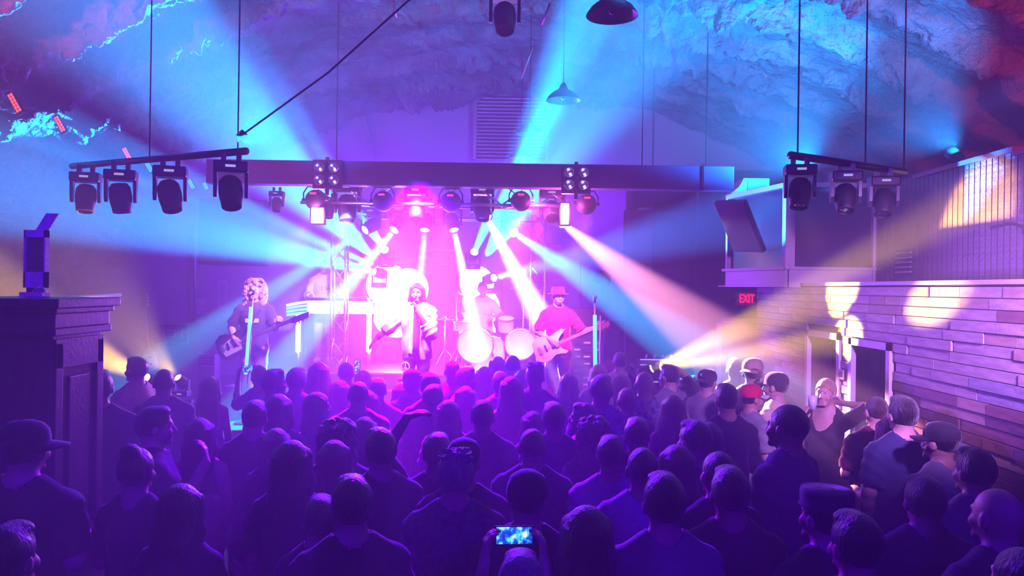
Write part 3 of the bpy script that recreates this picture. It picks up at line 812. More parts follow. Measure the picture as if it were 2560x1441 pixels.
# barn pendants down the middle of the vault
M_SHADE = mat('pendant_enamel', (.05, .06, .08), .35)
M_SHADEIN = mat('pendant_inside', (.6, .6, .65), .5)
for px, py, r_, d_, lab in ((1530, 40, 65, 5.6, 'large barn pendant nearest the camera at the top'), (1408, 252, 43, 8.6, 'barn pendant second from the camera'), (1324, 336, 36, 10.3, 'barn pendant third from the camera above the stage'), (1302, 396, 31, 11.8, 'farthest barn pendant just above the header')):
    p = at(px, py, d_); R = r_*d_/F
    t = thing('pendant_lamp', lab, 'pendant lamp', p, 0, 'barn pendants')
    MB().lathe([(R, 0), (R*.97, R*.08), (R*.80, R*.32), (R*.55, R*.52), (R*.30, R*.66), (R*.22, R*.82), (R*.16, R*.95), (R*.06, R*1.05)], 32, cap0=False).build('shade', M_SHADE, t, smooth=True)
    MB().lathe([(R*.985, .004), (R*.78, R*.29), (R*.5, R*.47), (R*.2, R*.55)], 32, cap0=False).build('inner_shade', M_SHADEIN, t, smooth=True)
    MB().sphere((0, 0, R*.18), R*.13, 12, 8).build('bulb', M_SHADEIN, t, smooth=True)
    MB().tube([(0, 0, R), (0, 0, vault_z(p.x)-p.z-.1)], .006, 6).build('cord', M_RUBBER, t)

# small light bars on the left flank ledge
L_LR = lens_mat('red_led', (1, .09, .03), 3.0); L_LC = lens_mat('cyan_led', (.05, .75, .9), 1.6)
for i, (px, py, ln, c_, lab) in enumerate(((35, 258, 52, 'r', 'red light bar nearest the camera on the left flank'), (148, 311, 42, 'r', 'second red light bar on the left flank'), (316, 385, 32, 'r', 'third red light bar, behind the left pipe'),
        (371, 417, 30, 'c', 'cyan light bar just past the left pipe'), (414, 431, 28, 'c', 'second cyan light bar on the left flank'), (477, 461, 24, 'c', 'third cyan light bar near the rear wall'), (513, 466, 18, 'c', 'cyan light bar at the far end of the flank'))):
    d_ = 5.55*F/(1280-px) if i < 3 else 5.5*F/(1280-px)
    p = at(px, py, d_); k = F/d_
    t = thing('led_bar', lab, 'light bar', p, 0, 'light bars on the left flank')
    L_ = ln/k
    q = Matrix.Rotation(math.radians(60), 4, 'Y')
    MB().box((-L_/2-.02, 0, -.035), (L_/2+.02, .05, .045), bev=.005).build('housing', M_BLACK, t, mtx=q)
    for j in range(6):
        x0 = -L_/2 + L_*j/6
        for zz in (-.02, .012):
            MB().box((x0+L_*.02, -.008, zz), (x0+L_*.145, .004, zz+.022)).build('led', L_LR if c_ == 'r' else L_LC, t, mtx=q)
# loose scraps of foam and battens catching light on the rear wall arch
M_SCRAP = mat('foam_flap', (.3, .3, .32), .7)
for a_, b_, w_, lab in (((935, 290), (938, 395), .05, 'thin slanted batten on the rear wall left of the louvre'),):
    tag(MB().tube([at(905, 290, 14.2), at(938, 396, 14.3)], [.05, .03], 6).build('batten', M_SCRAP), lab, 'batten')
tag(MB().tube([at(1332, 118, 9.4), at(1303, 196, 9.6)], .014, 6).build('conduit', M_PIPE, smooth=True), 'short slanted conduit hanging from the top of the vault', 'pipe')
tag(MB().tube([at(1375, 10, 7.4), at(1356, 60, 7.6)], .012, 6).build('conduit', M_PIPE, smooth=True), 'short conduit at the very top of the vault', 'pipe')
tag(MB().tube([at(983, 5, 7.5), at(992, 42, 7.7)], .014, 6).build('conduit', M_PIPE, smooth=True), 'pale short rod at the top left of the vault', 'pipe')

# flown loudspeakers
def flown_speaker(label, px0, px1, py0, py1, d_, split, group, deepR):
    a, b = at(px0, py0, d_), at(px1, py1, d_)
    t = thing('loudspeaker', label, 'loudspeaker', ((a.x+b.x)/2, d_, b.z), 0, group)
    w = (b.x-a.x)/2; h = a.z-b.z; sx = -w + 2*w*split
    k1, k2 = MB(), MB()
    k1.prism([(-w, .10, 0), (sx-.005, 0, 0), (sx-.005, .55, 0), (-w+.1, .6, 0)], (0, 0, h))
    k2.prism([(sx+.005, 0, 0), (w, .10, 0), (w-.1, .6, 0), (sx+.005, .55, 0)], (0, 0, h))
    k1.build('left_cabinet', M_BLACKP, t); k2.build('right_cabinet', M_BLACKP, t)
    g1 = MB(); g1.prism([(-w+.02, .086, .03), (sx-.02, .002, .03), (sx-.02, -.012, .03), (-w+.02, .072, .03)], (0, 0, h-.06)); g1.build('grille', M_DARK, t)
    g2 = MB(); g2.prism([(sx+.02, .002, .03), (w-.02, .086, .03), (w-.02, .072, .03), (sx+.02, -.012, .03)], (0, 0, h-.06)); g2.build('grille', M_DARK, t)
    MB().tube([(0, .3, h), (0, .3, vault_z(t.location.x)-b.z-.45)], .012).build('rigging', M_DARK, t)
    MB().box((-w*.5, .2, h), (w*.5, .4, h+.05)).build('fly_bar', M_DARK, t)
flown_speaker('black loudspeaker pair flown left of the stage', 492, 658, 496, 664, 12.0, .5, 'flown loudspeakers', 1)
flown_speaker('black loudspeaker pair flown right of the stage', 1562, 1717, 524, 694, 10.6, .46, 'flown loudspeakers', 0)

# small cans added as bodies for the vault wash lights
for p_, tg_, lab in (((3.25, 8.42, 3.60), (2.3, 10.0, 5.9), 'added small blue lamp on the roof of the booth'), ((3.92, 6.76, 3.575), (3.2, 9.0, 5.7), 'added small blue lamp on the parapet cap')):
    t = thing('uplight', lab, 'stage light', p_, 0, 'added blue lamps')
    d_ = (Vector(tg_)-Vector(p_)).to_track_quat('Z', 'Y').to_matrix().to_4x4()
    MB().lathe([(.03, -.07), (.06, -.06), (.065, .05), (.06, .06)], 16, tr(0, 0, .10) @ d_, cap1=False).build('can', M_BLACK, t, smooth=True)
    MB().lathe([(.001, .045), (.058, .045)], 16, tr(0, 0, .10) @ d_, cap0=False, cap1=False).build('lens', lens_mat('blue', (.1, .5, 1), 3), t)
    MB().box((-.06, -.05, 0), (.06, .05, .02)).build('foot', M_BLACK, t)
# ================================================================== stage gear
NEON_C = mat('neon_cyan', (.1, .4, .45), .3, emit=(.10, .85, 1), strength=2.2)
NEON_W = mat('neon_white', (.5, .5, .5), .3, emit=(.85, .98, 1), strength=3.2)

def mic_stand(label, top, foot, tube_top, tube_bot, d_, mic=True):
    a, b = at(*top, d_), at(*foot, d_)
    b.z = STAGE_Z + .03
    t = thing('mic_stand', label, 'microphone stand', (b.x, b.y, STAGE_Z))
    o = Vector((b.x, b.y, STAGE_Z)); a -= o
    u = (a - Vector((0, 0, .03)))
    tt = (at(*tube_top, d_)-o); tb = (at(*tube_bot, d_)-o)
    MB().lathe([(.13, 0), (.13, .02), (.03, .035)], 24).build('base', M_BLACK, t)
    MB().tube([(0, 0, .03), a], .011, 8).build('pole', M_CHROME, t, smooth=True)
    MB().tube([tb, tt], .024, 12).build('light_tube', NEON_C, t, smooth=True)
    MB().tube([a, a+Vector((0, .03, .05))], .014, 8).build('clip', M_BLACK, t, smooth=True)
    if mic:
        MB().tube([a+Vector((0, .10, .03)), a+Vector((0, -.02, .065))], [.012, .017], 10).build('microphone', M_BLACK, t, smooth=True)
        MB().sphere(a+Vector((0, -.04, .07)), .026, 12, 8).build('grille', M_CHROME, t, smooth=True)
    return t
mic_stand('mic stand with a glowing cyan tube in front of the bass player', (633, 738), (614, 980), (628, 768), (615, 936), 9.45)
mic_stand('mic stand with a glowing cyan tube, vacant, right of the guitarist', (1487, 758), (1488, 960), (1487, 788), (1488, 916), 9.5)
conduit('bare_pole', 'thin rose-lit pole just right of the vacant mic stand', [Vector((at(1500, 790, 9.9).x, 9.9, STAGE_Z)), at(1501, 790, 9.9)], .011, M_CHROME)

# glowing keyboard table
kd = 12.6; k = F/kd
kt = thing('keyboard_table', 'keyboard table with a glowing white front on the riser', 'keyboard stand', (at(826, 760, kd).x, kd, RISER_Z))
def kl(px, py, dy=0.0): p = at(px, py, kd); return Vector((p.x-kt.location.x, dy, p.z-RISER_Z))
p0, p1 = kl(770, 752), kl(933, 786)
MB().box((p0.x, -.03, p1.z), (p1.x, .02, p0.z), bev=.008).build('front_panel', NEON_W, kt)
MB().box((p0.x-.02, .02, p0.z-.06), (p1.x+.02, .40, p0.z-.02), bev=.006).build('top', M_BLACK, kt)
for i in range(4):
    a_ = kl(772, 755+i*9); b_ = kl(748, 758+i*8.5); c_ = kl(718, 764+i*8)
    MB().tube([a_+Vector((0, -.01, 0)), b_+Vector((0, -.02, 0)), c_+Vector((0, -.04, 0))], .021, 10).build('light_finger', NEON_W if i < 1 else NEON_C, kt, smooth=True)
for px in (746, 923):
    q_ = kl(px, 790); z_b = kl(px, 880).z
    MB().tube([(q_.x, 0, z_b), (q_.x, 0, q_.z+.02)], .042, 12).build('light_leg', NEON_W, kt, smooth=True)
    MB().tube([(q_.x, 0, .0), (q_.x, 0, z_b)], .026, 10).build('foot', M_CHROME, kt, smooth=True)
    MB().tube([(q_.x, .36, 0), (q_.x, .36, p0.z-.05)], .016, 8).build('leg', M_BLACK, kt, smooth=True)
kb = thing('keyboard', 'black stage keyboard lying on the glowing table', 'keyboard', (kt.location.x+.1, kd+.2, RISER_Z+p0.z-.02))
MB().box((-.5, -.14, 0), (.5, .14, .07), bev=.01).build('body', M_BLACK, kb)
wk = MB()
for i in range(36): wk.box((-.47+i*.026, .01, .07), (-.47+i*.026+.024, .13, .082))
o = wk.build('keys', M_WHITE, kb); o['kind'] = 'stuff'

# drums
M_SKIN = mat('drum_head', (.85, .84, .85), .45)
M_SHELL = mat('drum_shell', (.7, .68, .72), .25, .1)
def bass_drum(label, px, py, r, dep, d_, name='bass_drum', stand=None):
    c = at(px, py, d_)
    t = thing(name, label, 'drum', (c.x, c.y, RISER_Z)); z = c.z-RISER_Z
    RX = tr(0, 0, z) @ Matrix.Rotation(-PI/2, 4, 'X')
    MB().lathe([(r, 0), (r*1.01, .02), (r*1.01, dep-.02), (r, dep)], 36, RX, cap0=False, cap1=False).build('shell', M_SHELL, t, smooth=True)
    MB().lathe([(.001, .004), (r*.96, .002), (r*.965, .0)], 36, RX, cap0=False, cap1=False).build('drum_head', M_SKIN, t, smooth=True)
    MB().lathe([(r*.96, -.012), (r*1.045, -.012), (r*1.045, .03), (r*.96, .03)], 36, RX, cap0=False, cap1=False).build('hoop', M_CHROME, t, smooth=True)
    for i in range(8):
        a = 2*PI*i/8+.2
        MB().box((-.012, -.01, -.02), (.012, .07, .02)).build('lug', M_CHROME, t, mtx=tr(math.cos(a)*r*1.03, .03, z+math.sin(a)*r*1.03))
    for sx in (-1, 1): MB().tube([(sx*r*.9, .15, z-r*.3), (sx*r*1.25, .0, 0.01)], .012).build('spur', M_CHROME, t, smooth=True)
    return t
bass_drum('white-headed bass drum on the left of the kit', 1188, 864, .285, .42, 11.95)
bass_drum('white-headed floor drum on the right of the kit', 1301, 862, .245, .36, 11.95, 'floor_drum')
bass_drum('white-headed drum overlapping the bass drum', 1228, 878, .235, .3, 12.1, 'side_drum')
def up_drum(name, label, p, r, h, tilt=0.0):
    t = thing(name, label, 'drum', (p.x, p.y, RISER_Z)); z = p.z-RISER_Z
    R_ = tr(0, 0, z) @ Matrix.Rotation(tilt, 4, 'X')
    MB().lathe([(r, -h), (r*1.01, -h+.01), (r*1.01, -.01), (r, 0)], 28, R_).build('shell', M_SHELL, t, smooth=False)
    MB().lathe([(.001, .006), (r*.96, .005)], 28, R_, cap0=False, cap1=False).build('drum_head', M_SKIN, t)
    MB().lathe([(r*.98, -.02), (r*1.05, -.02), (r*1.05, .014), (r*.98, .014)], 28, R_, cap0=False, cap1=False).build('hoop', M_CHROME, t)
    MB().tube([(0, .02, 0.01), (0, .02, z-h)], .014).build('stand', M_CHROME, t, smooth=True)
    for a in range(3): MB().tube([(0, .02, .25), (.25*math.cos(a*2.1+.4), .02+.25*math.sin(a*2.1+.4), .01)], .01).build('leg', M_CHROME, t, smooth=True)
up_drum('rack_tom', 'white tom tilted above the floor drum', at(1265, 797, 12.1), .125, .2, math.radians(18))
up_drum('snare_drum', 'white snare drum beside the drummer', at(1160, 806, 12.55), .17, .14)
def cymbal(label, p, r, tilt):
    t = thing('cymbal', label, 'cymbal', (p.x, p.y, RISER_Z), 0, 'cymbals of the drum kit'); z = p.z-RISER_Z
    MB().lathe([(r, 0), (r*.6, .012), (r*.2, .022), (r*.17, .04), (r*.05, .05)], 28, tr(0, 0, z) @ Matrix.Rotation(tilt, 4, 'Y'), cap0=True).build('disc', mat('brass', (.75, .55, .25), .28, .9), t, smooth=True)
    MB().tube([(0, 0, .01), (0, 0, z+.06)], .011).build('stand', M_CHROME, t, smooth=True)
    for a in range(3): MB().tube([(0, 0, .3), (.28*math.cos(a*2.1), .28*math.sin(a*2.1), .01)], .01).build('leg', M_CHROME, t, smooth=True)
cymbal('brass cymbal at the left of the drum kit', at(1142, 735, 12.5), .2, .25)
cymbal('large brass cymbal at the right of the drum kit', at(1310, 716, 12.3), .25, -.2)
cymbal('small brass cymbal low beside the snare drum', at(1112, 800, 12.5), .16, .0)
th_p = at(1205, 800, 12.9)
ds = thing('drum_stool', 'round black stool under the drummer', 'stool', (th_p.x, th_p.y, RISER_Z))
MB().lathe([(.01, .38), (.15, .38), (.17, .42), (.165, .46), (.01, .465)], 24).build('seat', M_BLACKP, ds, smooth=True)
MB().tube([(0, 0, .02), (0, 0, .38)], .022).build('post', M_CHROME, ds, smooth=True)
for a in range(3): MB().tube([(0, 0, .2), (.25*math.cos(a*2.1+1), .25*math.sin(a*2.1+1), .015)], .012).build('leg', M_CHROME, ds, smooth=True)

# amp rack right of the guitarist
rk = thing('amp_rack', 'black amp rack with pale labels behind the vacant mic stand', 'rack', (at(1470, 850, 10.9).x, 10.9, STAGE_Z))
zt_ = at(1470, 772, 10.9).z-STAGE_Z
MB().box((-.26, 0, 0), (.24, .5, zt_), bev=.012).build('casing', M_BLACKP, rk)
for j in range(7):
    z = .32 + j*.1
    MB().box((-.23, -.012, z), (.21, .0, z+.085), bev=.004).build('module', M_DARK, rk)
    for i in range(3):
        if (i+j) % 3: MB().box((-.2+i*.14, -.016, z+.03), (-.11+i*.14, -.011, z+.052)).build('label_strip', M_WHITE, rk)
# lamp on a stand and cables behind the guitarist
sl_ = thing('stand_lamp', 'hooded lamp on a tall stand right of the guitarist', 'stage light', (at(1506, 700, 11.3).x, 11.3, STAGE_Z))
hz_ = at(1506, 696, 11.3).z-STAGE_Z
MB().tube([(0, 0, .05), (0, 0, hz_-.05)], .014).build('pole', M_BLACK, sl_, smooth=True)
MB().prism([(-.13, -.05, hz_-.05), (.11, -.05, hz_-.12), (.12, -.05, hz_+.04), (.02, -.05, hz_+.12), (-.12, -.05, hz_+.08)], (0, .22, 0)).build('housing', M_BLACKP, sl_)
for a in range(3): MB().tube([(0, 0, .4), (.35*math.cos(a*2.1), .35*math.sin(a*2.1), .02)], .012).build('leg', M_BLACK, sl_, smooth=True)
wire('thin cable drooping on the wall behind the amp rack', [at(1451, 655, 14.2), at(1452, 760, 14.2), at(1462, 800, 14.2)], .01)
wire('thin cable looping down beside the amp rack', [at(1556, 780, 11.2), at(1550, 840, 11.2), at(1556, 880, 11.2), at(1553, 930, 11.2)], .008)
# wall panels on the rear wall
M_PANEL = mat('acoustic_panel', (.66, .62, .66), .8, noise_amt=.1)
for px0, px1, py0, py1, lab in ((786, 816, 596, 668, 'narrow pale acoustic panel above the keyboard player'), (1378, 1406, 612, 668, 'narrow pale acoustic panel above the guitarist')):
    a_, b_ = at(px0, py0, 14.44), at(px1, py1, 14.44)
    t = thing('acoustic_panel', lab, 'panel', ((a_.x+b_.x)/2, 14.49, b_.z)); w_ = (b_.x-a_.x)/2; h_ = a_.z-b_.z
    MB().box((-w_, -.05, 0), (w_, 0, h_), bev=.006).build('board', M_PANEL, t)
    for i in range(3): MB().box((-w_*.7+i*w_*.5, -.06, .02), (-w_*.7+i*w_*.5+w_*.3, -.049, h_-.02)).build('rib', M_PANEL, t)
# equipment case on the truss leg left
ec = thing('amp_case', 'dark equipment case with a pale front beside the keyboard player', 'case', (at(893, 690, 13.9).x, 13.9, RISER_Z))
zc = at(893, 690, 13.9).z-RISER_Z
MB().box((-.28, 0, 0), (.3, .4, zc+.25), bev=.012).build('casing', M_BLACKP, ec)
MB().box((-.16, -.012, zc-.05), (.24, 0, zc+.14), bev=.006).build('front_panel', M_PANEL, ec)
MB().box((-.29, -.012, zc+.2), (.31, .0, zc+.23)).build('rail', M_CHROME, ec)

# left wing of the stage: road case on a stack, upright bass guitar, small gear
rc = thing('road_case', 'black road case with metal edges and recessed handles left of the stage', 'road case', (at(424, 850, 12.2).x, 12.2, 0))
za, zb_ = at(424, 861, 12.2).z, at(424, 808, 12.2).z
hw = 44*12.2/F
MB().box((-hw, 0, za), (hw, .5, zb_), bev=.01).build('body', M_BLACKP, rc)
for sx in (-1, 1):
    for z_ in (za, zb_-.03): MB().box((sx*hw-.018, -.008, z_), (sx*hw+.018, .02, z_+.03)).build('corner', M_CHROME, rc)
MB().box((-hw, -.006, zb_-.022), (hw, .006, zb_)).build('edge', M_CHROME, rc); MB().box((-hw, -.006, za), (hw, .006, za+.022)).build('edge', M_CHROME, rc)
for sx in (-1, 1): MB().box((sx*hw-.011, -.006, za), (sx*hw+.011, .006, zb_)).build('edge', M_CHROME, rc)
zm = (za+zb_)/2
MB().tube([(-.09, -.012, zm-.05), (-.09, -.012, zm+.05), (.09, -.012, zm+.05), (.09, -.012, zm-.05), (-.09, -.012, zm-.05)], .010, 6).build('handle_dish', M_CHROME, rc)
MB().box((-.07, -.02, zm-.012), (.07, -.008, zm+.012)).build('handle', M_BLACK, rc)
for sx in (-1, 1):
    MB().tube([(sx*(hw-.02), -.012, zm+.05), (sx*(hw-.08), -.012, zm+.05), (sx*(hw-.08), -.012, zm-.05), (sx*(hw-.02), -.012, zm-.05)], .009, 6).build('latch', M_CHROME, rc)
MB().box((-hw-.02, .02, 0), (hw+.05, .52, za-.01), bev=.012).build('lower_case', M_BLACKP, rc)
sw = thing('switch_boxes', 'two pale switch boxes on the rear wall left of the bass player', 'switch box', at(503, 768, 14.44))
MB().box((-.10, 0, .02), (.09, .05, .16), bev=.005).build('upper_box', M_PANEL, sw); MB().box((-.10, 0, -.14), (.09, .05, 0), bev=.005).build('lower_box', M_PANEL, sw)
dp_ = thing('door_panel', 'tall narrow pale panel on the wall left of the bass player', 'panel', at(556, 738, 14.44))
MB().box((-.08, 0, -.28), (.08, .04, .28), bev=.006).build('plate', M_PANEL, dp_); MB().box((-.05, -.01, -.2), (.05, 0, .2), bev=.004).build('inset', M_WALL, dp_)
mx = thing('patch_box', 'black box with pale cable strips at the stage left edge', 'box', (at(516, 905, 10.4).x, 10.4, STAGE_Z))
MB().box((-.11, 0, 0), (.11, .2, at(516, 888, 10.4).z-STAGE_Z), bev=.006).build('casing', M_BLACKP, mx)
for pyy in (892, 900, 906, 915):
    z_ = at(516, pyy, 10.4).z-STAGE_Z; MB().box((-.08, -.01, z_-.012), (.09 - (pyy % 3)*.02, 0, z_+.008)).build('strip', M_WHITE, mx)
fm = thing('floor_monitor', 'pale rounded monitor wedge on the stage behind the bass player', 'monitor', (at(582, 930, 10.6).x, 10.6, STAGE_Z))
MB().prism([(-.2, 0, 0), (.2, 0, 0), (.22, .05, .12), (.17, .12, .28), (-.17, .12, .28)], (0, .3, 0)).build('casing', M_PANEL, fm)
MB().box((-.16, -.01, .04), (.15, .04, .2)).build('grille', M_DARK, fm)

# guitars
def guitar(name, label, c, ax, nrm, bodym, L=1.12, s=1.0, neckm=None):
    """c: body centre, ax: neck direction, nrm: facing"""
    ax = Vector(ax).normalized(); nrm = Vector(nrm); nrm = (nrm-ax*nrm.dot(ax)).normalized(); sd = ax.cross(nrm)
    Mx = Matrix((sd, nrm, ax)).transposed().to_4x4(); Mx.translation = c
    t = thing(name, label, 'guitar'); t.matrix_world = Mx @ Matrix.Scale(s, 4)
    pr_ = [(0, -.25), (.12, -.24), (.17, -.16), (.16, -.07), (.125, .0), (.135, .07), (.16, .14), (.14, .18), (.09, .12), (.04, .10), (-.04, .11), (-.08, .15), (-.14, .25), (-.165, .20), (-.14, .07), (-.125, .0), (-.165, -.08), (-.175, -.16), (-.12, -.24)]
    b = MB(); b.prism([(x, -.02, z) for x, z in pr_], (0, .04, 0)); b.build('body', bodym, t)
    pg = [(.02, -.2), (.12, -.16), (.11, -.02), (.10, .08), (-.06, .08), (-.09, .0), (-.05, -.12)]
    b = MB(); b.prism([(x, .02, z) for x, z in pg], (0, .004, 0)); b.build('pickguard', M_PANEL, t)
    MB().box((-.022, .0, .05), (.022, .034, L*.62), bev=.004).build('neck', neckm or mat('maple_neck', (.35, .2, .1), .4), t)
    b = MB(); b.prism([(-.022, .0, L*.62), (.022, .0, L*.62), (.05, 0, L*.66), (.045, 0, L*.82), (-.02, 0, L*.84), (-.03, 0, L*.68)], (0, .02, 0)); b.build('headstock', neckm or mat('maple_neck', (.35, .2, .1), .4), t)
    for i in range(4): MB().tube([(.04, .01, L*(.67+.04*i)), (.075, .01, L*(.67+.04*i))], .008, 6).build('tuner', M_CHROME, t)
    for i in range(2): MB().box((-.045, .024, -.1+i*.09), (.045, .034, -.075+i*.09)).build('pickup', M_BLACK, t)
    MB().box((-.05, .024, -.19), (.05, .036, -.15)).build('bridge', M_CHROME, t)
    st = MB()
    for i in range(4): st.tube([(-.015+i*.01, .042, -.17), (-.012+i*.008, .04, L*.64)], .0015, 4)
    st.build('strings', M_CHROME, t)
    return t
guitar('bass_guitar', 'dark bass guitar standing upright left of the road case', at(372, 895, 10.6), (-.17, .12, 1), (0.2, -1, .1), M_BLACKP, 1.12, 1.0)
gst = thing('guitar_stand', 'small stand under the upright bass guitar', 'stand', (at(374, 930, 10.7).x, 10.72, 0))
MB().tube([(0, 0, 0), (0, 0, at(374, 880, 10.7).z)], .014).build('pole', M_BLACK, gst); MB().box((-.16, -.16, at(374, 935, 10.7).z), (.16, .0, at(374, 935, 10.7).z+.03)).build('cradle', M_BLACK, gst)
for a in range(3): MB().tube([(0, 0, .4), (.25*math.cos(a*2.1), .25*math.sin(a*2.1), .02)], .012).build('leg', M_BLACK, gst)

# mixing case on a table by the wing wall
tb = thing('side_table', 'small dark table by the wing wall right of the stage', 'table', (at(1650, 920, 9.2).x, 9.35, 0))
tz = at(1650, 914, 9.2).z
MB().box((-.32, -.2, tz-.04), (.32, .2, tz), bev=.006).build('top', M_BLACKP, tb)
for sx in (-1, 1):
    for sy in (-1, 1): MB().box((sx*.29-.02, sy*.17-.02, 0), (sx*.29+.02, sy*.17+.02, tz-.04)).build('leg', M_BLACK, tb)
dj = thing('mixer_case', 'open metal-edged mixer case on the side table', 'case', (at(1645, 905, 9.2).x, 9.3, tz))
MB().box((-.22, -.14, 0), (.24, .14, .075), bev=.006).build('body', M_DARK, dj)
for z_ in (.0, .065): MB().box((-.225, -.148, z_), (.245, -.138, z_+.014)).build('edge', M_CHROME, dj)
for i in range(4): MB().tube([(-.14+i*.1, -.05, .075), (-.12+i*.1, -.04, .12)], .012).build('knob', M_CHROME, dj)
# ================================================================== people
# Bodies are grown as smooth signed-distance fields and meshed with surface nets: one continuous skin per person.
class Field:
    def __init__(s, lo, hi, h):
        s.h = h; s.lo = np.array(lo, np.float32)
        s.n = np.ceil((np.array(hi) - np.array(lo)) / h).astype(int) + 1
        s.g = np.full(s.n, .25, np.float32)
        s.ax = [s.lo[i] + h*np.arange(s.n[i], dtype=np.float32) for i in range(3)]
    def block(s, lo, hi, pad):
        sl = []
        for i in range(3):
            a = int(max(0, math.floor((lo[i]-pad-s.lo[i])/s.h))); b = int(min(s.n[i], math.ceil((hi[i]+pad-s.lo[i])/s.h)+1))
            if b <= a: return None
            sl.append(slice(a, b))
        return tuple(sl)
    def pts(s, sl):
        return (s.ax[0][sl[0]][:, None, None], s.ax[1][sl[1]][None, :, None], s.ax[2][sl[2]][None, None, :])
    def merge(s, sl, d, k, sub=False):
        a = s.g[sl]
        if sub:
            h = np.clip(.5 - .5*(a + d)/k, 0, 1); s.g[sl] = a*(1-h) + (-d)*h + k*h*(1-h)
        else:
            h = np.clip(.5 + .5*(a - d)/k, 0, 1); s.g[sl] = a*(1-h) + d*h - k*h*(1-h)
    def cone(s, a, b, ra, rb, k=.02, sub=False):
        a = np.array(a, np.float32); b = np.array(b, np.float32); r = max(ra, rb)
        sl = s.block(np.minimum(a, b)-r, np.maximum(a, b)+r, k+2.5*s.h)
        if sl is None: return
        x, y, z = s.pts(sl); ab = b-a; L2 = float(ab @ ab) + 1e-9
        t = np.clip(((x-a[0])*ab[0] + (y-a[1])*ab[1] + (z-a[2])*ab[2])/L2, 0, 1)
        d = np.sqrt((x-a[0]-t*ab[0])**2 + (y-a[1]-t*ab[1])**2 + (z-a[2]-t*ab[2])**2) - (ra + (rb-ra)*t)
        s.merge(sl, d.astype(np.float32), k, sub)
    def ell(s, c, r, k=.02, sub=False):
        c = np.array(c, np.float32); r = np.array(r, np.float32)
        sl = s.block(c-r, c+r, k+2.5*s.h)
        if sl is None: return
        x, y, z = s.pts(sl)
        k0 = np.sqrt(((x-c[0])/r[0])**2 + ((y-c[1])/r[1])**2 + ((z-c[2])/r[2])**2)
        k1 = np.sqrt(((x-c[0])/r[0]**2)**2 + ((y-c[1])/r[1]**2)**2 + ((z-c[2])/r[2]**2)**2) + 1e-6
        s.merge(sl, (k0*(k0-1)/k1).astype(np.float32), k, sub)
    def loft(s, tab, k=.03, grow=0.0):
        """stack of ellipses: rows (z, rx, ry, cy)"""
        t = np.array(tab, np.float32); z0, z1 = t[0, 0], t[-1, 0]
        rx = t[:, 1].max()+grow; ry = t[:, 2].max()+grow
        sl = s.block((-rx, t[:, 3].min()-ry, z0), (rx, t[:, 3].max()+ry, z1), k+2.5*s.h)
        x, y, z = s.pts(sl); zz = z[0, 0]
        RX = np.interp(zz, t[:, 0], t[:, 1])[None, None]+grow; RY = np.interp(zz, t[:, 0], t[:, 2])[None, None]+grow; CY = np.interp(zz, t[:, 0], t[:, 3])[None, None]
        q = np.sqrt((x/RX)**2 + ((y-CY)/RY)**2)
        d = (q-1)*np.minimum(RX, RY)
        d = np.maximum(d, np.maximum(z0-z, z-z1))
        s.merge(sl, d.astype(np.float32), k)
    def whole(s): return s.pts((slice(None),)*3)
    def cut(s, d): s.g = np.maximum(s.g, d.astype(np.float32))
    def mesh(s, name):
        g = s.g; g[0], g[-1], g[:, 0], g[:, -1], g[:, :, 0], g[:, :, -1] = .1, .1, .1, .1, .1, .1
        ins = g < 0
        c = [(i, j, k) for i in (0, 1) for j in (0, 1) for k in (0, 1)]
        def sh(a, o): return a[o[0]:a.shape[0]-1+o[0], o[1]:a.shape[1]-1+o[1], o[2]:a.shape[2]-1+o[2]]
        cntv = sum(sh(ins, o).astype(np.int8) for o in c)
        act = (cntv > 0) & (cntv < 8)
        ci = np.argwhere(act)
        vid = np.full(act.shape, -1, np.int32); vid[act] = np.arange(len(ci))
        acc = np.zeros((len(ci), 3), np.float32); num = np.zeros(len(ci), np.float32)
        for p in c:
            for ax in range(3):
                if p[ax]: continue
                q = list(p); q[ax] = 1
                A = g[ci[:, 0]+p[0], ci[:, 1]+p[1], ci[:, 2]+p[2]]; Bv = g[ci[:, 0]+q[0], ci[:, 1]+q[1], ci[:, 2]+q[2]]
                m = (A < 0) != (Bv < 0)
                t = np.where(m, A/(A-Bv+1e-12), 0)
                pos = np.tile(np.array(p, np.float32), (len(ci), 1)); pos[:, ax] += t
                acc[m] += pos[m]; num[m] += 1
        vs = s.lo + s.h*(ci + acc/np.maximum(num, 1)[:, None])
        fs = []
        for ax in range(3):
            u, w = (ax+1) % 3, (ax+2) % 3
            a0 = [slice(1, -1)]*3; a0[ax] = slice(0, -1); a1 = [slice(1, -1)]*3; a1[ax] = slice(1, None)
            A = ins[tuple(a0)]; Bv = ins[tuple(a1)]
            for flip in (0, 1):
                e = np.argwhere((A & ~Bv) if flip == 0 else (~A & Bv))
                if len(e) == 0: continue
                e = e + 1; e[:, ax] -= 1
                def cell(du, dw):
                    q = e.copy(); q[:, u] += du; q[:, w] += dw
                    return vid[q[:, 0], q[:, 1], q[:, 2]]
                quad = np.stack([cell(-1, -1), cell(0, -1), cell(0, 0), cell(-1, 0)], 1)
                fs.append(quad if flip == 0 else quad[:, ::-1])
        fs = np.concatenate(fs)
        me = bpy.data.meshes.new(name)
        me.vertices.add(len(vs)); me.vertices.foreach_set('co', vs.astype(np.float32).ravel())
        me.loops.add(len(fs)*4); me.loops.foreach_set('vertex_index', fs.ravel().astype(np.int32))
        me.polygons.add(len(fs)); me.polygons.foreach_set('loop_start', np.arange(0, len(fs)*4, 4, dtype=np.int32))
        me.polygons.foreach_set('use_smooth', np.ones(len(fs), bool))
        me.update(calc_edges=True)
        return me

V = lambda *a: np.array(a, np.float32)
def unit(v): v = np.array(v, float); return v/(np.linalg.norm(v)+1e-9)

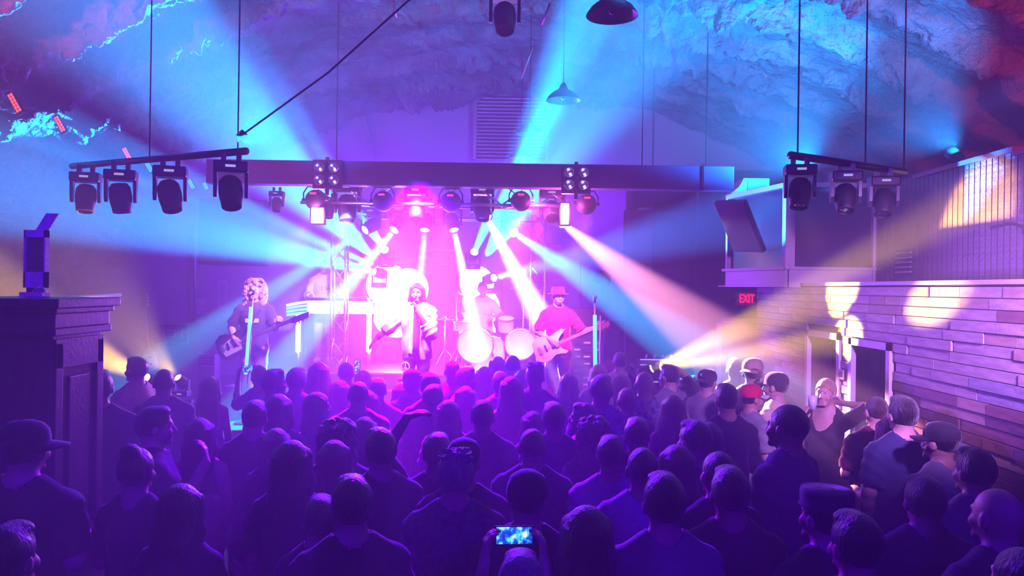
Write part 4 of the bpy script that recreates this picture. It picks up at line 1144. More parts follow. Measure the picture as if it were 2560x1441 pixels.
TORSO = {'m': [(.80, .150, .10, 0), (.92, .172, .118, -.005), (1.05, .158, .108, .005), (1.20, .160, .115, .005), (1.32, .174, .122, 0), (1.39, .168, .110, -.008), (1.44, .130, .088, -.012), (1.50, .068, .066, -.01)],
         'f': [(.80, .150, .10, 0), (.90, .178, .122, -.008), (1.05, .138, .098, 0), (1.18, .138, .10, .006), (1.28, .148, .122, .012), (1.37, .142, .098, -.006), (1.43, .108, .077, -.010), (1.49, .057, .057, -.008)]}
SHX = {'m': .172, 'f': .148}

def default_arm(sgn, sex, kind='down'):
    s = SHX[sex]+.005
    sh = V(sgn*s, -.005, 1.392)
    if kind == 'down': return sh, V(sgn*(s+.055), -.03, 1.15), V(sgn*(s+.045), .05, .92), unit((0, .12, -1)), unit((-sgn, .2, 0)), .35
    if kind == 'fold': return sh, V(sgn*(s+.05), .0, 1.15), V(sgn*.12, .25, 1.14), unit((-sgn*.6, .55, .35)), unit((-sgn*.3, .2, -1)), .7
    if kind == 'cup': return sh, V(sgn*(s+.05), .0, 1.16), V(sgn*.16, .26, 1.22), unit((-sgn*.2, .5, .8)), unit((-sgn, .2, .1)), 1.0
    if kind == 'pocket': return sh, V(sgn*(s+.085), -.06, 1.16), V(sgn*(s+.0), .06, .96), unit((-sgn*.2, .1, -1)), unit((-sgn, .2, 0)), .3
    if kind == 'phone': return sh, V(sgn*(s+.03), .24, 1.33), V(sgn*.125, .40, 1.60), unit((-sgn*.10, .15, 1)), unit((-sgn, .25, 0)), .62
    if kind == 'up': return sh, V(sgn*(s+.16), .06, 1.60), V(sgn*(s+.02), .16, 1.84), unit((-sgn*.9, .2, .35)), unit((-sgn*.2, .3, -1)), .45
    if kind == 'chin': return sh, V(sgn*(s+.02), .14, 1.20), V(sgn*.10, .27, 1.42), unit((-sgn*.15, -.1, 1)), unit((-sgn*.4, -1, 0)), .5
    if kind == 'head': return sh, V(sgn*(s+.22), .04, 1.60), V(sgn*.14, .0, 1.72), unit((-sgn*.7, -.1, .25)), unit((-sgn*.5, 0, -1)), .45
    if kind == 'nape': return sh, V(sgn*(s+.24), .02, 1.56), V(sgn*.13, -.08, 1.56), unit((-sgn, -.25, .1)), unit((0, 1, -.2)), .4
    raise KeyError(kind)

def add_hand(f, w, d, n, sgn, curl, k=.008, sc=1.0):
    """palm with four curled fingers of different length and a thumb leaving its side"""
    d = unit(d); n = unit(n - d*np.dot(n, d)); sd = np.cross(d, n)*sgn
    for o in (-.026, -.009, .009, .026):
        f.cone(w + sd*o*.55*sc, w + d*.082*sc + sd*o*sc, .015*sc, .0125*sc, .012)
    for i, L in enumerate((.072, .082, .076, .058)):
        L *= sc
        o = (-.030+.020*i)*sc
        b = w + d*.086*sc + sd*o; c1 = curl*.8
        d1 = unit(d*math.cos(c1) + n*math.sin(c1)); d2 = unit(d*math.cos(c1*2.1) + n*math.sin(c1*2.1)); d3 = unit(d*math.cos(c1*2.9) + n*math.sin(c1*2.9))
        p1 = b + d1*L*.5; p2 = p1 + d2*L*.32; p3 = p2 + d3*L*.22
        f.cone(b, p1, .0100*sc, .0095*sc, .005); f.cone(p1, p2, .0095*sc, .0088*sc, .004); f.cone(p2, p3, .0088*sc, .0078*sc, .004)
    tb = w + d*.025*sc - sd*.026*sc; t1 = unit(d*.7 - sd*.65 + n*.35)
    tp = tb + t1*.042*sc; f.cone(tb, tp, .014*sc, .0115*sc, .01); f.cone(tp, tp + unit(d*.85 - sd*.1 + n*(.3+curl*.4))*.034*sc, .0112*sc, .0088*sc, .005)

def head_prims(f, face=True, turn=None):
    f.ell((0, -.014, 1.662), (.076, .097, .100), .02)
    f.ell((0, .022, 1.598), (.057, .068, .068), .035)
    f.cone((0, -.030, 1.585), (0, -.022, 1.47), .052, .058, .03)
    f.cone((-.022, .070, 1.552), (.022, .070, 1.552), .018, .018, .02)
    for s_ in (-1, 1):
        f.ell((s_*.079, -.008, 1.633), (.011, .021, .033), .008)
        f.ell((s_*.043, .062, 1.612), (.022, .022, .022), .02)
    f.cone((-.032, .077, 1.668), (.032, .077, 1.668), .010, .010, .014)
    f.cone((0, .086, 1.656), (0, .104, 1.616), .0075, .012, .010)
    for s_ in (-1, 1):
        f.ell((s_*.012, .096, 1.612), (.009, .010, .008), .006)
        f.ell((s_*.030, .094, 1.650), (.015, .012, .010), .008, sub=True)
    if face:
        f.cone((-.017, .084, 1.583), (.017, .084, 1.583), .0075, .0075, .006)
        f.cone((-.014, .082, 1.572), (.014, .082, 1.572), .0075, .0075, .006)

LEGS = {}
def legs_prims(f, sex, grow=0.0, stance=.0, k=.03, knee=(0, 0), seated=False):
    if seated:
        for s_ in (-1, 1):
            kn = V(s_*.17, .40, .90); an = V(s_*.19, .40, .48)
            f.cone((s_*.088, 0, .88), kn, .088+grow, .060+grow, k); f.cone(kn, an, .056+grow, .040+grow, .02)
        return
    for i, s_ in enumerate((-1, 1)):
        hx = s_*.088; ax_ = s_*(.10+stance)
        kn = V(s_*(.098+stance*.5), .012+knee[i], .50); an = V(ax_, -.01+knee[i]*.2, .09)
        f.cone((hx, 0, .88), kn, .090+grow, .060+grow, k); f.cone(kn, an, .056+grow, .040+grow, .02)
        f.cone(kn+V(0, -.02, -.10), kn+V(0, -.018, -.2), .050+grow, .044+grow, .03)

def body_mesh(name, sex='m', arms=('down', 'down'), h=.0085, arm_over=None, bounds=None, stance=0.0, knee=(0, 0), seated=False):
    A = [arm_over.get(i) if arm_over and i in arm_over else default_arm(s_, sex, a) for i, (s_, a) in enumerate(zip((-1, 1), arms))]
    pts = [p for a in A for p in a[:3]] + [a[2]+np.array(a[3])*.19 for a in A] + [a[2]-np.array(a[3])*.05 for a in A]
    P = np.array(pts)
    lo = np.minimum(P.min(0)-.07, (-.23, -.19, -.01)); hi = np.maximum(P.max(0)+.07, (.26, .66 if seated else .20, 1.80))
    f = Field(lo, hi, h)
    f.loft(TORSO[sex], .03)
    legs_prims(f, sex, 0, stance, .03, knee, seated)
    for s_ in (-1, 1):
        f.cone((s_*.028, -.022, 1.52), (s_*SHX[sex]*.90, -.010, 1.405), .040, .050, .035)
        if seated: f.cone((s_*.19, .37, .44), (s_*.20, .54, .425), .038, .030, .02)
        else: f.cone((s_*(.10+stance), -.035, .045), (s_*(.115+stance), .13, .03), .038, .030, .02)
        if sex == 'f': f.ell((s_*.065, .095, 1.27), (.058, .045, .055), .03)
    for i, (s_, a) in enumerate(zip((-1, 1), A)):
        sh, el, wr_, d, n, curl = a
        sc = 1.0 if sex == 'm' else .88
        f.cone(sh, el, .056*sc, .043*sc, .03); f.cone(el, el + (wr_-el)*.35, .042*sc, .041*sc, .02); f.cone(el + (wr_-el)*.35, wr_, .041*sc, .027*sc, .02)
        add_hand(f, np.array(wr_, float), d, n, s_, curl, sc=.98 if sex == 'm' else .9)
    head_prims(f)
    return f.mesh(name), A

def shirt_mesh(name, sex, A, sleeve=.55, hem=.86, neck=1.495, grow=.019, h=.0095, fold=.006, open_front=0.0, vneck=0.0, flare=0.0, straps=False):
    pts = []
    for a in A:
        sh, el, wr_ = a[:3]
        pts += [sh, sh+(el-sh)*min(1, sleeve*2)] + ([el+(wr_-el)*max(0, sleeve*2-1)] if sleeve > .5 else [])
    P = np.array(pts)
    lo = np.minimum(P.min(0)-.09, (-.25, -.21, hem-.02)); hi = np.maximum(P.max(0)+.09, (.25, .22, 1.56))
    f = Field(lo, hi, h)
    f.loft(TORSO[sex], .03, grow)
    for s_ in (-1, 1):
        if sex == 'f': f.ell((s_*.065, .095, 1.27), (.058+grow, .045+grow, .055+grow), .03)
        f.cone((s_*.028, -.022, 1.515), (s_*SHX[sex]*.90, -.010, 1.405), .040+grow*.7, .050+grow, .035)
    if flare:
        f.cone((0, 0, hem-.1), (0, 0, 1.05), .2+flare, .13, .05)
    x, y, z = f.whole()
    wv = fold*np.sin(x*42 + np.sin(z*11)*2 + y*20)*np.clip((1.35-z)/.3, 0, 1)
    f.g = f.g + wv.astype(np.float32)
    f.cut(hem + .012*np.sin(x*17) - z); 
    nr = .074 + (.035 if straps else 0) + vneck*.25
    rad = np.sqrt(x*x + (y+.018-.5*vneck)**2) + 0*z
    zn = neck - .035 + (-.05)*np.clip(y/.08, 0, 1) - vneck*np.clip(1-np.abs(x)/.08, 0, 1)*np.clip(y/.04, 0, 1)
    f.cut(np.broadcast_to(np.minimum(nr - rad, (z - zn)), f.g.shape))
    f.cut(np.broadcast_to(z - 1.545 + 0*x + 0*y, f.g.shape))
    if straps: f.cut(np.broadcast_to(np.minimum(np.abs(x) - .115, z - 1.30 + .0*y), f.g.shape))
    if open_front: f.cut(np.broadcast_to(np.minimum(open_front - np.abs(x) + 0*z, y - .02 + 0*z), f.g.shape))
    for s_, a in zip((-1, 1), A):
        if straps: continue
        sh, el, wr_ = a[:3]
        g2 = Field(lo, hi, h)
        e1 = sh+(el-sh)*min(1, sleeve*2)
        r0 = .056 if sex == 'm' else .050
        g2.cone(sh, e1, r0+grow, r0-.004+grow*1.25 if sleeve <= .5 else .045+grow, .02)
        if sleeve > .5: g2.cone(el, el+(wr_-el)*(sleeve*2-1), .045+grow, .032+grow, .02)
        wv = .004*np.sin(z*70 + x*50)
        gg = g2.g + wv.astype(np.float32)
        # flat cuff
        pe = e1 if sleeve <= .5 else el+(wr_-el)*(sleeve*2-1); dd = unit(e1-sh) if sleeve <= .5 else unit(wr_-el)
        pl = (x-pe[0])*dd[0] + (y-pe[1])*dd[1] + (z-pe[2])*dd[2]
        near = np.sqrt((x-pe[0])**2 + (y-pe[1])**2 + (z-pe[2])**2) < .12
        gg = np.where(near, np.maximum(gg, pl), gg)
        k = .02; hh = np.clip(.5+.5*(f.g-gg)/k, 0, 1); f.g = (f.g*(1-hh) + gg*hh - k*hh*(1-hh)).astype(np.float32)
    return f.mesh(name)

def trouser_mesh(name, sex, grow=.009, h=.011, top=.945, bottom=.06, stance=0.0, knee=(0, 0), wide=0.0, seated=False):
    f = Field((-.32, -.22, 0), (.32, .50 if seated else .24, 1.06), h)
    f.loft([r for r in TORSO[sex]][:4], .03, grow)
    legs_prims(f, sex, grow+wide, stance, .03, knee, seated)
    x, y, z = f.whole()
    f.g = f.g + (.004*np.sin(z*38+x*20)).astype(np.float32)
    f.cut(np.broadcast_to(z-top, f.g.shape)); f.cut(np.broadcast_to(bottom-z, f.g.shape))
    return f.mesh(name)

def shoe_mesh(name, stance=0.0):
    f = Field((-.22, -.16, -.005), (.22, .22, .14), .009)
    for s_ in (-1, 1):
        f.cone((s_*(.10+stance), -.045, .05), (s_*(.118+stance), .15, .036), .046, .040, .03)
        f.cone((s_*(.10+stance), -.02, .06), (s_*(.10+stance), -.02, .11), .05, .046, .02)
    x, y, z = f.whole(); f.cut(np.broadcast_to(.0-z, f.g.shape)); f.cut(np.broadcast_to(z-.115, f.g.shape))
    return f.mesh(name)

def hair_mesh(name, kind, h=.0075, seed=0):
    r = random.Random(seed+5)
    f = Field((-.24, -.26, 1.12), (.24, .20, 1.90), h)
    groove = .0016
    cap_r = (.086, .106, .108)
    c = (0, -.020, 1.668)
    hl = 1.10
    if kind in ('short', 'spiky', 'bun', 'pony', 'crop', 'thin'):
        g_ = {'crop': -.006, 'thin': -.009}.get(kind, 0)
        f.ell(c, [q+g_ for q in cap_r], .01)
        if kind == 'short':
            f.ell((0, .035, 1.745), (.06, .04, .03), .02)
        x, y, z = f.whole()
        f.cut(np.broadcast_to((1.592 + hl*np.maximum(y+.025, 0) - z)*.75, f.g.shape))
        if kind == 'thin':
            f.cut(np.broadcast_to(.052 - np.sqrt((x)**2 + (y+.045)**2 + 0*z) - np.where(z > 1.70, 0, 1), f.g.shape))
        if kind == 'spiky':
            for i in range(70):
                a, b = r.uniform(-.055, .055), r.uniform(-.08, .06)
                p = V(a, b, 1.660 + .108*math.sqrt(max(.05, 1-(a/.086)**2-((b+.02)/.106)**2))); f.cone(p, p + V(a*.5+r.uniform(-.01, .01), b*.3+r.uniform(-.01, .01), r.uniform(.012, .026)), .013, .004, .008)
        if kind == 'bun': f.ell((0, -.075, 1.765), (.05, .05, .045), .015)
        if kind == 'pony':
            f.cone((0, -.115, 1.70), (0, -.15, 1.66), .028, .035, .02); f.cone((0, -.15, 1.66), (0.01, -.145, 1.45), .036, .014, .02)
    elif kind in ('long', 'longer', 'bob', 'wavy', 'curly', 'mane'):
        zb = {'long': 1.34, 'longer': 1.20, 'bob': 1.47, 'wavy': 1.30, 'curly': 1.42, 'mane': 1.28}[kind]
        f.ell(c, [q+.006 for q in cap_r], .01)
        wd = {'bob': .10, 'wavy': .125, 'longer': .12}.get(kind, .108)
        f.loft([(zb, wd*.80, .032, -.105), (zb+.06, wd, .045, -.098), (1.50, wd*.98, .060, -.085), (1.60, .100, .085, -.045), (1.70, .092, .09, -.03)], .03)
        for s_ in (-1, 1):
            f.cone((s_*.072, .015, 1.70), (s_*.088, .0, 1.56), .028, .034, .03)
            f.cone((s_*.088, .0, 1.56), (s_*.098, -.01, max(zb+.03, 1.40)), .034, .022, .03)
        if kind in ('curly', 'mane'):
            n_ = 330 if kind == 'mane' else 300
            for i in range(n_):
                a = r.uniform(0, 2*PI); u = r.random()
                zz = zb + (1.80-zb)*u
                rad = (.135 if kind == 'mane' else .105)*(1.0 if u < .75 else math.sqrt(max(0, 1-((u-.75)/.28)**2)))
                xx, yy = rad*math.cos(a), rad*math.sin(a)*.95 - .03
                if yy > .035 and abs(xx) < .085 and zz < 1.74: continue
                f.ell((xx, yy, zz), [r.uniform(.017, .028)]*3, .010)
            groove = .003
        x, y, z = f.whole()
        # open the face
        f.cut(np.broadcast_to(np.minimum(y-.022, np.minimum(.062-np.abs(x)+0*z, 1.715 - .9*np.maximum(np.abs(x)-.02, 0) - z)), f.g.shape))
        f.cut(np.broadcast_to(np.minimum(y-.055+0*z, 1.70-z), f.g.shape))
    x, y, z = f.whole()
    an = np.arctan2(x, -(y+.02))
    if kind in ('long', 'longer', 'bob', 'wavy', 'pony', 'bun', 'short'):
        amp = .012*np.sin(z*48) if kind == 'wavy' else .0
        f.g = f.g + (groove*np.sin(an*30 + z*6 + 2*np.sin(z*13)) + amp*np.clip((1.6-z)/.1, 0, 1)).astype(np.float32)
    else:
        f.g = f.g + (groove*.8*np.sin(x*95)*np.sin(y*95)*np.sin(z*95)).astype(np.float32)
    return f.mesh(name)

# cap and hat meshes
def cap_parts():
    d = MB().lathe([(.088, 0), (.092, .03), (.088, .065), (.07, .095), (.04, .112), (.001, .118)], 24, Matrix.Diagonal((1, 1.16, 1, 1)), cap0=False, cap1=False)
    me = d.mesh('crown'); me.polygons.foreach_set('use_smooth', [True]*len(me.polygons))
    bm_ = MB(); n_ = 12; vs = []; 
    for k in range(3):
        for j in range(n_+1):
            a = math.radians(-62 + 124*j/n_); R0 = .098 + k*.042
            y = math.cos(a)*.104 + k*.036*math.cos(a)**.5 if math.cos(a) > 0 else 0
            vs.append((math.sin(a)*.09, y, .012 - k*.010 - .012*(math.sin(a)**2)))
    fs = [(k*(n_+1)+j, k*(n_+1)+j+1, (k+1)*(n_+1)+j+1, (k+1)*(n_+1)+j) for k in range(2) for j in range(n_)]
    bm_.add(vs, fs); bm_.add([(x, y, z-.006) for x, y, z in vs], [tuple(reversed(q)) for q in fs])
    br_ = bm_.mesh('brim'); br_.polygons.foreach_set('use_smooth', [True]*len(br_.polygons))
    return me, br_
CAP_CROWN, CAP_BRIM = cap_parts()
BEANIE = MB().lathe([(.092, 0), (.098, .02), (.094, .06), (.078, .10), (.04, .125), (.001, .13)], 24, Matrix.Diagonal((1, 1.15, 1, 1)), cap0=False, cap1=False).mesh('beanie')
BEANIE.polygons.foreach_set('use_smooth', [True]*len(BEANIE.polygons))
FLATHAT = MB().lathe([(.14, 0), (.142, .006), (.095, .012), (.09, .05), (.088, .09), (.08, .10), (.001, .102)], 28, Matrix.Diagonal((1, 1.15, 1, 1)), cap0=False, cap1=False).mesh('flat_hat')
FLATHAT.polygons.foreach_set('use_smooth', [True]*len(FLATHAT.polygons))

PILL = MB().lathe([(.100, 0), (.104, .004), (.096, .012), (.098, .06), (.094, .078), (.001, .080)], 28, Matrix.Diagonal((1, 1.14, 1, 1)), cap0=False, cap1=False).mesh('pill_hat')
PILL.polygons.foreach_set('use_smooth', [True]*len(PILL.polygons))
# shared meshes
BODY, SHIRT, ARMS = {}, {}, {}
def variant(key, sex, arms, sleeve=.42, **kw):
    me, A = body_mesh('body_'+key, sex, arms, **{k: v for k, v in kw.items() if k in ('arm_over', 'h', 'stance', 'knee', 'seated')})
    BODY[key] = me; ARMS[key] = A
    SHIRT[key] = {'tee': shirt_mesh('tee_'+key, sex, A, sleeve)}
    return me
variant('m_down', 'm', ('down', 'down'))
variant('m_fold', 'm', ('fold', 'fold'))
variant('m_cup', 'm', ('pocket', 'cup'))
variant('f_down', 'f', ('down', 'down'))
variant('f_fold', 'f', ('fold', 'cup'))
variant('f_phone', 'f', ('phone', 'phone'), h=.0075)
variant('m_up', 'm', ('up', 'fold'), h=.0075)
variant('m_chin', 'm', ('fold', 'chin'), h=.0075)
variant('m_head', 'm', ('fold', 'head'), h=.0075)
variant('f_drink', 'f', ('nape', 'chin'), h=.0075)
for key in ('m_down', 'm_fold', 'm_cup'):
    SHIRT[key]['long'] = shirt_mesh('long_'+key, 'm', ARMS[key], .95, hem=.84, grow=.02, fold=.007)
for key in ('f_down', 'f_fold'):
    SHIRT[key]['tank'] = shirt_mesh('tank_'+key, 'f', ARMS[key], .3, neck=1.48, straps=True)
SHIRT['f_drink']['tank'] = shirt_mesh('dress_f_drink', 'f', ARMS['f_drink'], .45, hem=.62, neck=1.47, vneck=.10, flare=.0)
TROUSER = {'m': trouser_mesh('trousers_m', 'm'), 'f': trouser_mesh('trousers_f', 'f')}
SHOES = shoe_mesh('shoes')
HAIR = {k: hair_mesh('hair_'+k, k, seed=i) for i, k in enumerate(('short', 'crop', 'thin', 'spiky', 'bun', 'pony', 'long', 'longer', 'bob', 'wavy', 'curly'))}

SKIN = [mat('skin_a', (.62, .40, .31), .5, noise_amt=.1, noise_scale=12), mat('skin_b', (.50, .30, .21), .5, noise_amt=.1, noise_scale=12), mat('skin_c', (.24, .13, .085), .45, noise_amt=.1, noise_scale=12)]
HAIRM = {'dark': mat('hair_dark', (.022, .015, .012), .38, noise_amt=.35, noise_scale=60, wave=(1, 1, .08), bump=.7, bump_scale=110, bstretch=(1, 1, .06), sheen=.35), 'brown': mat('hair_brown', (.07, .035, .02), .4, noise_amt=.35, noise_scale=60, wave=(1, 1, .08), bump=.7, bump_scale=110, bstretch=(1, 1, .06), sheen=.35),
         'blond': mat('hair_blond', (.62, .42, .20), .4, noise_amt=.35, noise_scale=60, wave=(1, 1, .08), bump=.7, bump_scale=110, bstretch=(1, 1, .06), sheen=.35), 'grey': mat('hair_grey', (.40, .38, .38), .45, noise_amt=.35, noise_scale=60, wave=(1, 1, .08), bump=.7, bump_scale=110, bstretch=(1, 1, .06), sheen=.35)}
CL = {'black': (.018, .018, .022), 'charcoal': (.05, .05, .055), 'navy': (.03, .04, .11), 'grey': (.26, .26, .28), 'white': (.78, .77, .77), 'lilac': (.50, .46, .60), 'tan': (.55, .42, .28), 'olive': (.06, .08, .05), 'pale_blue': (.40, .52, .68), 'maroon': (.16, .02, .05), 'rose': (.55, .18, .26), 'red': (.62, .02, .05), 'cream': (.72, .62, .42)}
CLM = {k: mat('cloth_'+k, v, .85, noise_amt=.15, noise_scale=18, bump=.12, bump_scale=60, sheen=.5) for k, v in CL.items()}
CLM['dots'] = mat('cloth_dots', (.74, .72, .76), .85, col2=(.10, .08, .16), noise_scale=16)
CLM['tropical'] = mat('cloth_tropical', (.66, .70, .76), .85, col2=(.10, .14, .24), noise_scale=22)
CLM['floral'] = mat('cloth_floral', (.14, .13, .18), .85, col2=(.05, .05, .08), noise_scale=26)
CLM['jeans'] = mat('cloth_jeans', (.06, .08, .15), .85, noise_amt=.25, noise_scale=14, bump=.1, bump_scale=90)

HTOP = 1.766   # crown of the hair at scale 1
EYE = MB().sphere((-.031, .0735, 1.650), .0110, 10, 8).sphere((.031, .0735, 1.650), .0110, 10, 8).mesh('eyes')
EYE.polygons.foreach_set('use_smooth', [True]*len(EYE.polygons))
PUP = MB().sphere((-.031, .0805, 1.650), .0060, 8, 6).sphere((.031, .0805, 1.650), .0060, 8, 6).mesh('pupils')
M_EYE = mat('eye_white', (.8, .78, .78), .3); M_PUP = mat('pupil', (.01, .01, .012), .2)

def make_person(label, loc, yaw, s, body='m_down', hair='short', hcol='dark', top='black', cut='tee', skin=0, legs='jeans', cap=None, capdir=0.0, wide=1.0, group=None, eyes=False, legmesh=True, shoes='black'):
    """yaw 0 faces the stage (+Y)"""
    me = BODY[body]
    o = bpy.data.objects.new('person', me); COL.objects.link(o)
    if len(me.materials) == 0: me.materials.append(SKIN[0])
    o.material_slots[0].link = 'OBJECT'; o.material_slots[0].material = SKIN[skin]
    o.location = loc; o.rotation_euler = (0, 0, yaw); o.scale = (s*wide, s*wide, s)
    tag(o, label, 'person', group)
    sex = body[0]
    share('shirt' if cut != 'tank' else 'sleeveless_top', SHIRT[body][cut], CLM[top], o)
    if legmesh:
        share('trousers', TROUSER[sex], CLM[legs], o); share('shoes', SHOES, CLM[shoes], o)
    if hair:
        share('hair', HAIR[hair], HAIRM[hcol], o, Matrix.Diagonal((1/wide, 1/wide, 1, 1)) if False else None)
    if cap:
        kind, cc = cap
        if kind == 'cap':
            c_ = share('cap', CAP_CROWN, CLM[cc], o, tr(0, -.016, 1.668) @ rotz(capdir) @ Matrix.Rotation(math.radians(4), 4, 'X'))
            share('brim', CAP_BRIM, CLM[cc] if cc != 'red' else CLM['white'], c_)
        elif kind == 'beanie': share('beanie', BEANIE, CLM[cc], o, tr(0, -.018, 1.655))
        elif kind == 'pill': share('flat_hat', PILL, CLM[cc], o, tr(0, -.016, 1.690))
        elif kind == 'flat': share('flat_hat', FLATHAT, CLM[cc], o, tr(0, -.016, 1.682))
    if eyes:
        e = share('eyes', EYE, M_EYE, o); share('pupils', PUP, M_PUP, e)
    return o
# ================================================================== performers
def letters(text, size, parent, m, mtx, name='print'):
    cu_ = bpy.data.curves.new(name, 'FONT'); cu_.body = text; cu_.size = size; cu_.align_x = 'CENTER'; cu_.align_y = 'CENTER'; cu_.extrude = .002
    tm = bpy.data.objects.new('tmp', cu_); COL.objects.link(tm)
    dg_ = bpy.context.evaluated_depsgraph_get(); dg_.update()
    me_ = bpy.data.meshes.new_from_object(tm.evaluated_get(dg_)); bpy.data.objects.remove(tm); me_.materials.clear()
    return obj(name, me_, m, parent, mtx=mtx)
BROW = MB()
for s_ in (-1, 1): BROW.tube([(s_*.014, .092, 1.669), (s_*.032, .090, 1.674), (s_*.050, .078, 1.668)], [.004, .005, .003], 6)
BROW = BROW.mesh('eyebrows')
def face_bits(o, hm): 
    share('eyebrows', BROW, hm, o)

def arm(sh, el, wr_, d, n, curl): return V(*sh), V(*el), V(*wr_), unit(d), unit(n), curl
PH = .0078
# singer -----------------------------------------------------------
A_ = {1: arm((.177, -.005, 1.392), (.345, .05, 1.20), (.49, .14, 1.06), (.55, .35, -.75), (-.3, -.2, -.6), .25),
      0: arm((-.177, -.005, 1.392), (-.22, .13, 1.14), (-.055, .22, 1.42), (.22, -.30, .9), (.9, .1, -.3), 1.0)}
variant('m_singer', 'm', ('down', 'down'), sleeve=.4, arm_over=A_, h=PH)
SHIRT['m_singer']['jacket'] = shirt_mesh('jacket', 'm', ARMS['m_singer'], .72, hem=.80, grow=.038, fold=.01, open_front=.075)
CLM['denim_pale'] = mat('cloth_denim_pale', (.74, .62, .66), .85, col2=(.46, .36, .46), noise_scale=11, bump=.2, bump_scale=50)
sp_ = at(1042, 800, 9.8)
singer = make_person('singer in a pale open jacket and dark trousers holding a microphone to the mouth', (sp_.x, 9.8, STAGE_Z), PI-.12, 1.0, 'm_singer', 'bob', 'dark', 'white', 'tee', 2, 'charcoal', eyes=True)
share('jacket', SHIRT['m_singer']['jacket'], CLM['denim_pale'], singer); face_bits(singer, HAIRM['dark'])
sc_ = MB().tube([(-.02, .12, 1.44), (-.03, .15, 1.2), (-.03, .15, .98), (-.02, .14, .86)], [.028, .04, .045, .04], 10).build('scarf', CLM['charcoal'], singer, smooth=True)
em = MB()
em.tube([(.115+.052*math.cos(i*PI/12), .105, .70+.06*math.sin(i*PI/12)) for i in range(25)], .010, 6)
for a in (90, 270, 225, 315): em.tube([(.115, .105, .70), (.115+.05*math.cos(math.radians(a)), .105, .70+.058*math.sin(math.radians(a)))], .009, 6)
em.build('peace_emblem', M_WHITE, singer)
mcp = singer.matrix_basis
def local_thing(root, name, label, cat, pts_fn):
    bpy.context.view_layer.update()
    t = thing(name, label, cat); t.matrix_world = root.matrix_world.copy(); pts_fn(t); return t
def mk_mic(t):
    MB().tube([(-.03, .235, 1.44), (-.012, .20, 1.53), (-.004, .165, 1.572)], [.011, .013, .016], 12).build('body', M_BLACK, t, smooth=True)
    MB().sphere((0, .145, 1.588), .026, 14, 10).build('grille', M_DARK, t, smooth=True)
local_thing(singer, 'microphone', 'hand microphone at the mouth of the singer', 'microphone', mk_mic)
wbn = ARMS['m_singer'][1]; MB().tube([wbn[2]-unit(wbn[2]-wbn[1])*.09, wbn[2]-unit(wbn[2]-wbn[1])*.01], .036, 14).build('wristband', CLM['charcoal'], singer, smooth=True)

# bass player --------------------------------------------------------
A_ = {1: arm((.177, -.005, 1.392), (.30, -.03, 1.17), (.21, .19, 1.03), (-.55, .25, -.45), (-.2, -1, .0), .6),
      0: arm((-.177, -.005, 1.392), (-.29, .09, 1.16), (-.35, .27, 1.20), (-.2, .35, .5), (.3, -1, .1), .9)}
variant('m_bass', 'm', ('down', 'down'), sleeve=.45, arm_over=A_, h=PH)
HAIR['mane'] = hair_mesh('hair_mane', 'mane', seed=3)
bp_ = at(636, 800, 10.0)
bassist = make_person('bass player in a dark printed tee with both hands on a bass guitar', (bp_.x, 10.0, STAGE_Z), PI+.12, 1.0, 'm_bass', 'mane', 'blond', 'charcoal', 'tee', 0, 'rose', eyes=True)
face_bits(bassist, HAIRM['blond'])
MB().box((-.085, .142, 1.235), (.085, .150, 1.285), bev=.003).build('shirt_print', M_WHITE, bassist)
b0 = bassist.matrix_basis
bpy.context.view_layer.update()
def wpt(o, p): return o.matrix_world @ Vector(p)
bc_ = wpt(bassist, (.20, .17, .96)); bh_ = wpt(bassist, (-.36, .30, 1.20))
guitar('bass_guitar', 'dark bass guitar slung on the bass player', bc_, bh_-bc_, Vector((.05, -1, .15)), M_BLACKP, 1.28, 1.0, mat('dark_neck', (.16, .07, .05), .4))
MB().tube([(-.10, .10, 1.40), (.02, .155, 1.22), (.13, .16, 1.06)], .022, 8).build('strap', CLM['black'], bassist, smooth=True)

# keyboard player ------------------------------------------------------
A_ = {1: arm((.177, -.005, 1.392), (.27, .02, 1.14), (.17, .30, 1.15), (-.1, 1, -.1), (0, 0, -1), .35),
      0: arm((-.177, -.005, 1.392), (-.34, .10, 1.14), (-.28, .20, 1.38), (.05, .0, 1), (.5, -.8, 0), .3)}
variant('m_keys', 'm', ('down', 'down'), sleeve=.4, arm_over=A_, h=PH, knee=(.06, 0))
SHIRT['m_keys']['sweater'] = shirt_mesh('sweater', 'm', ARMS['m_keys'], .9, hem=.84, grow=.026, fold=.008)
kp_ = at(808, 800, 13.1)
keyman = make_person('keyboard player in a white lettered sweater raising one hand behind the glowing table', (kp_.x, 13.15, RISER_Z), PI+.1, 1.0, 'm_keys', 'crop', 'dark', 'white', 'sweater', 1, 'lilac', eyes=True, shoes='white')
face_bits(keyman, HAIRM['dark'])
letters('.2 So', .085, keyman, M_BLACK, tr(-.03, .162, 1.27) @ rotz(PI) @ Matrix.Rotation(PI/2, 4, 'X'))
bpy.context.view_layer.update()

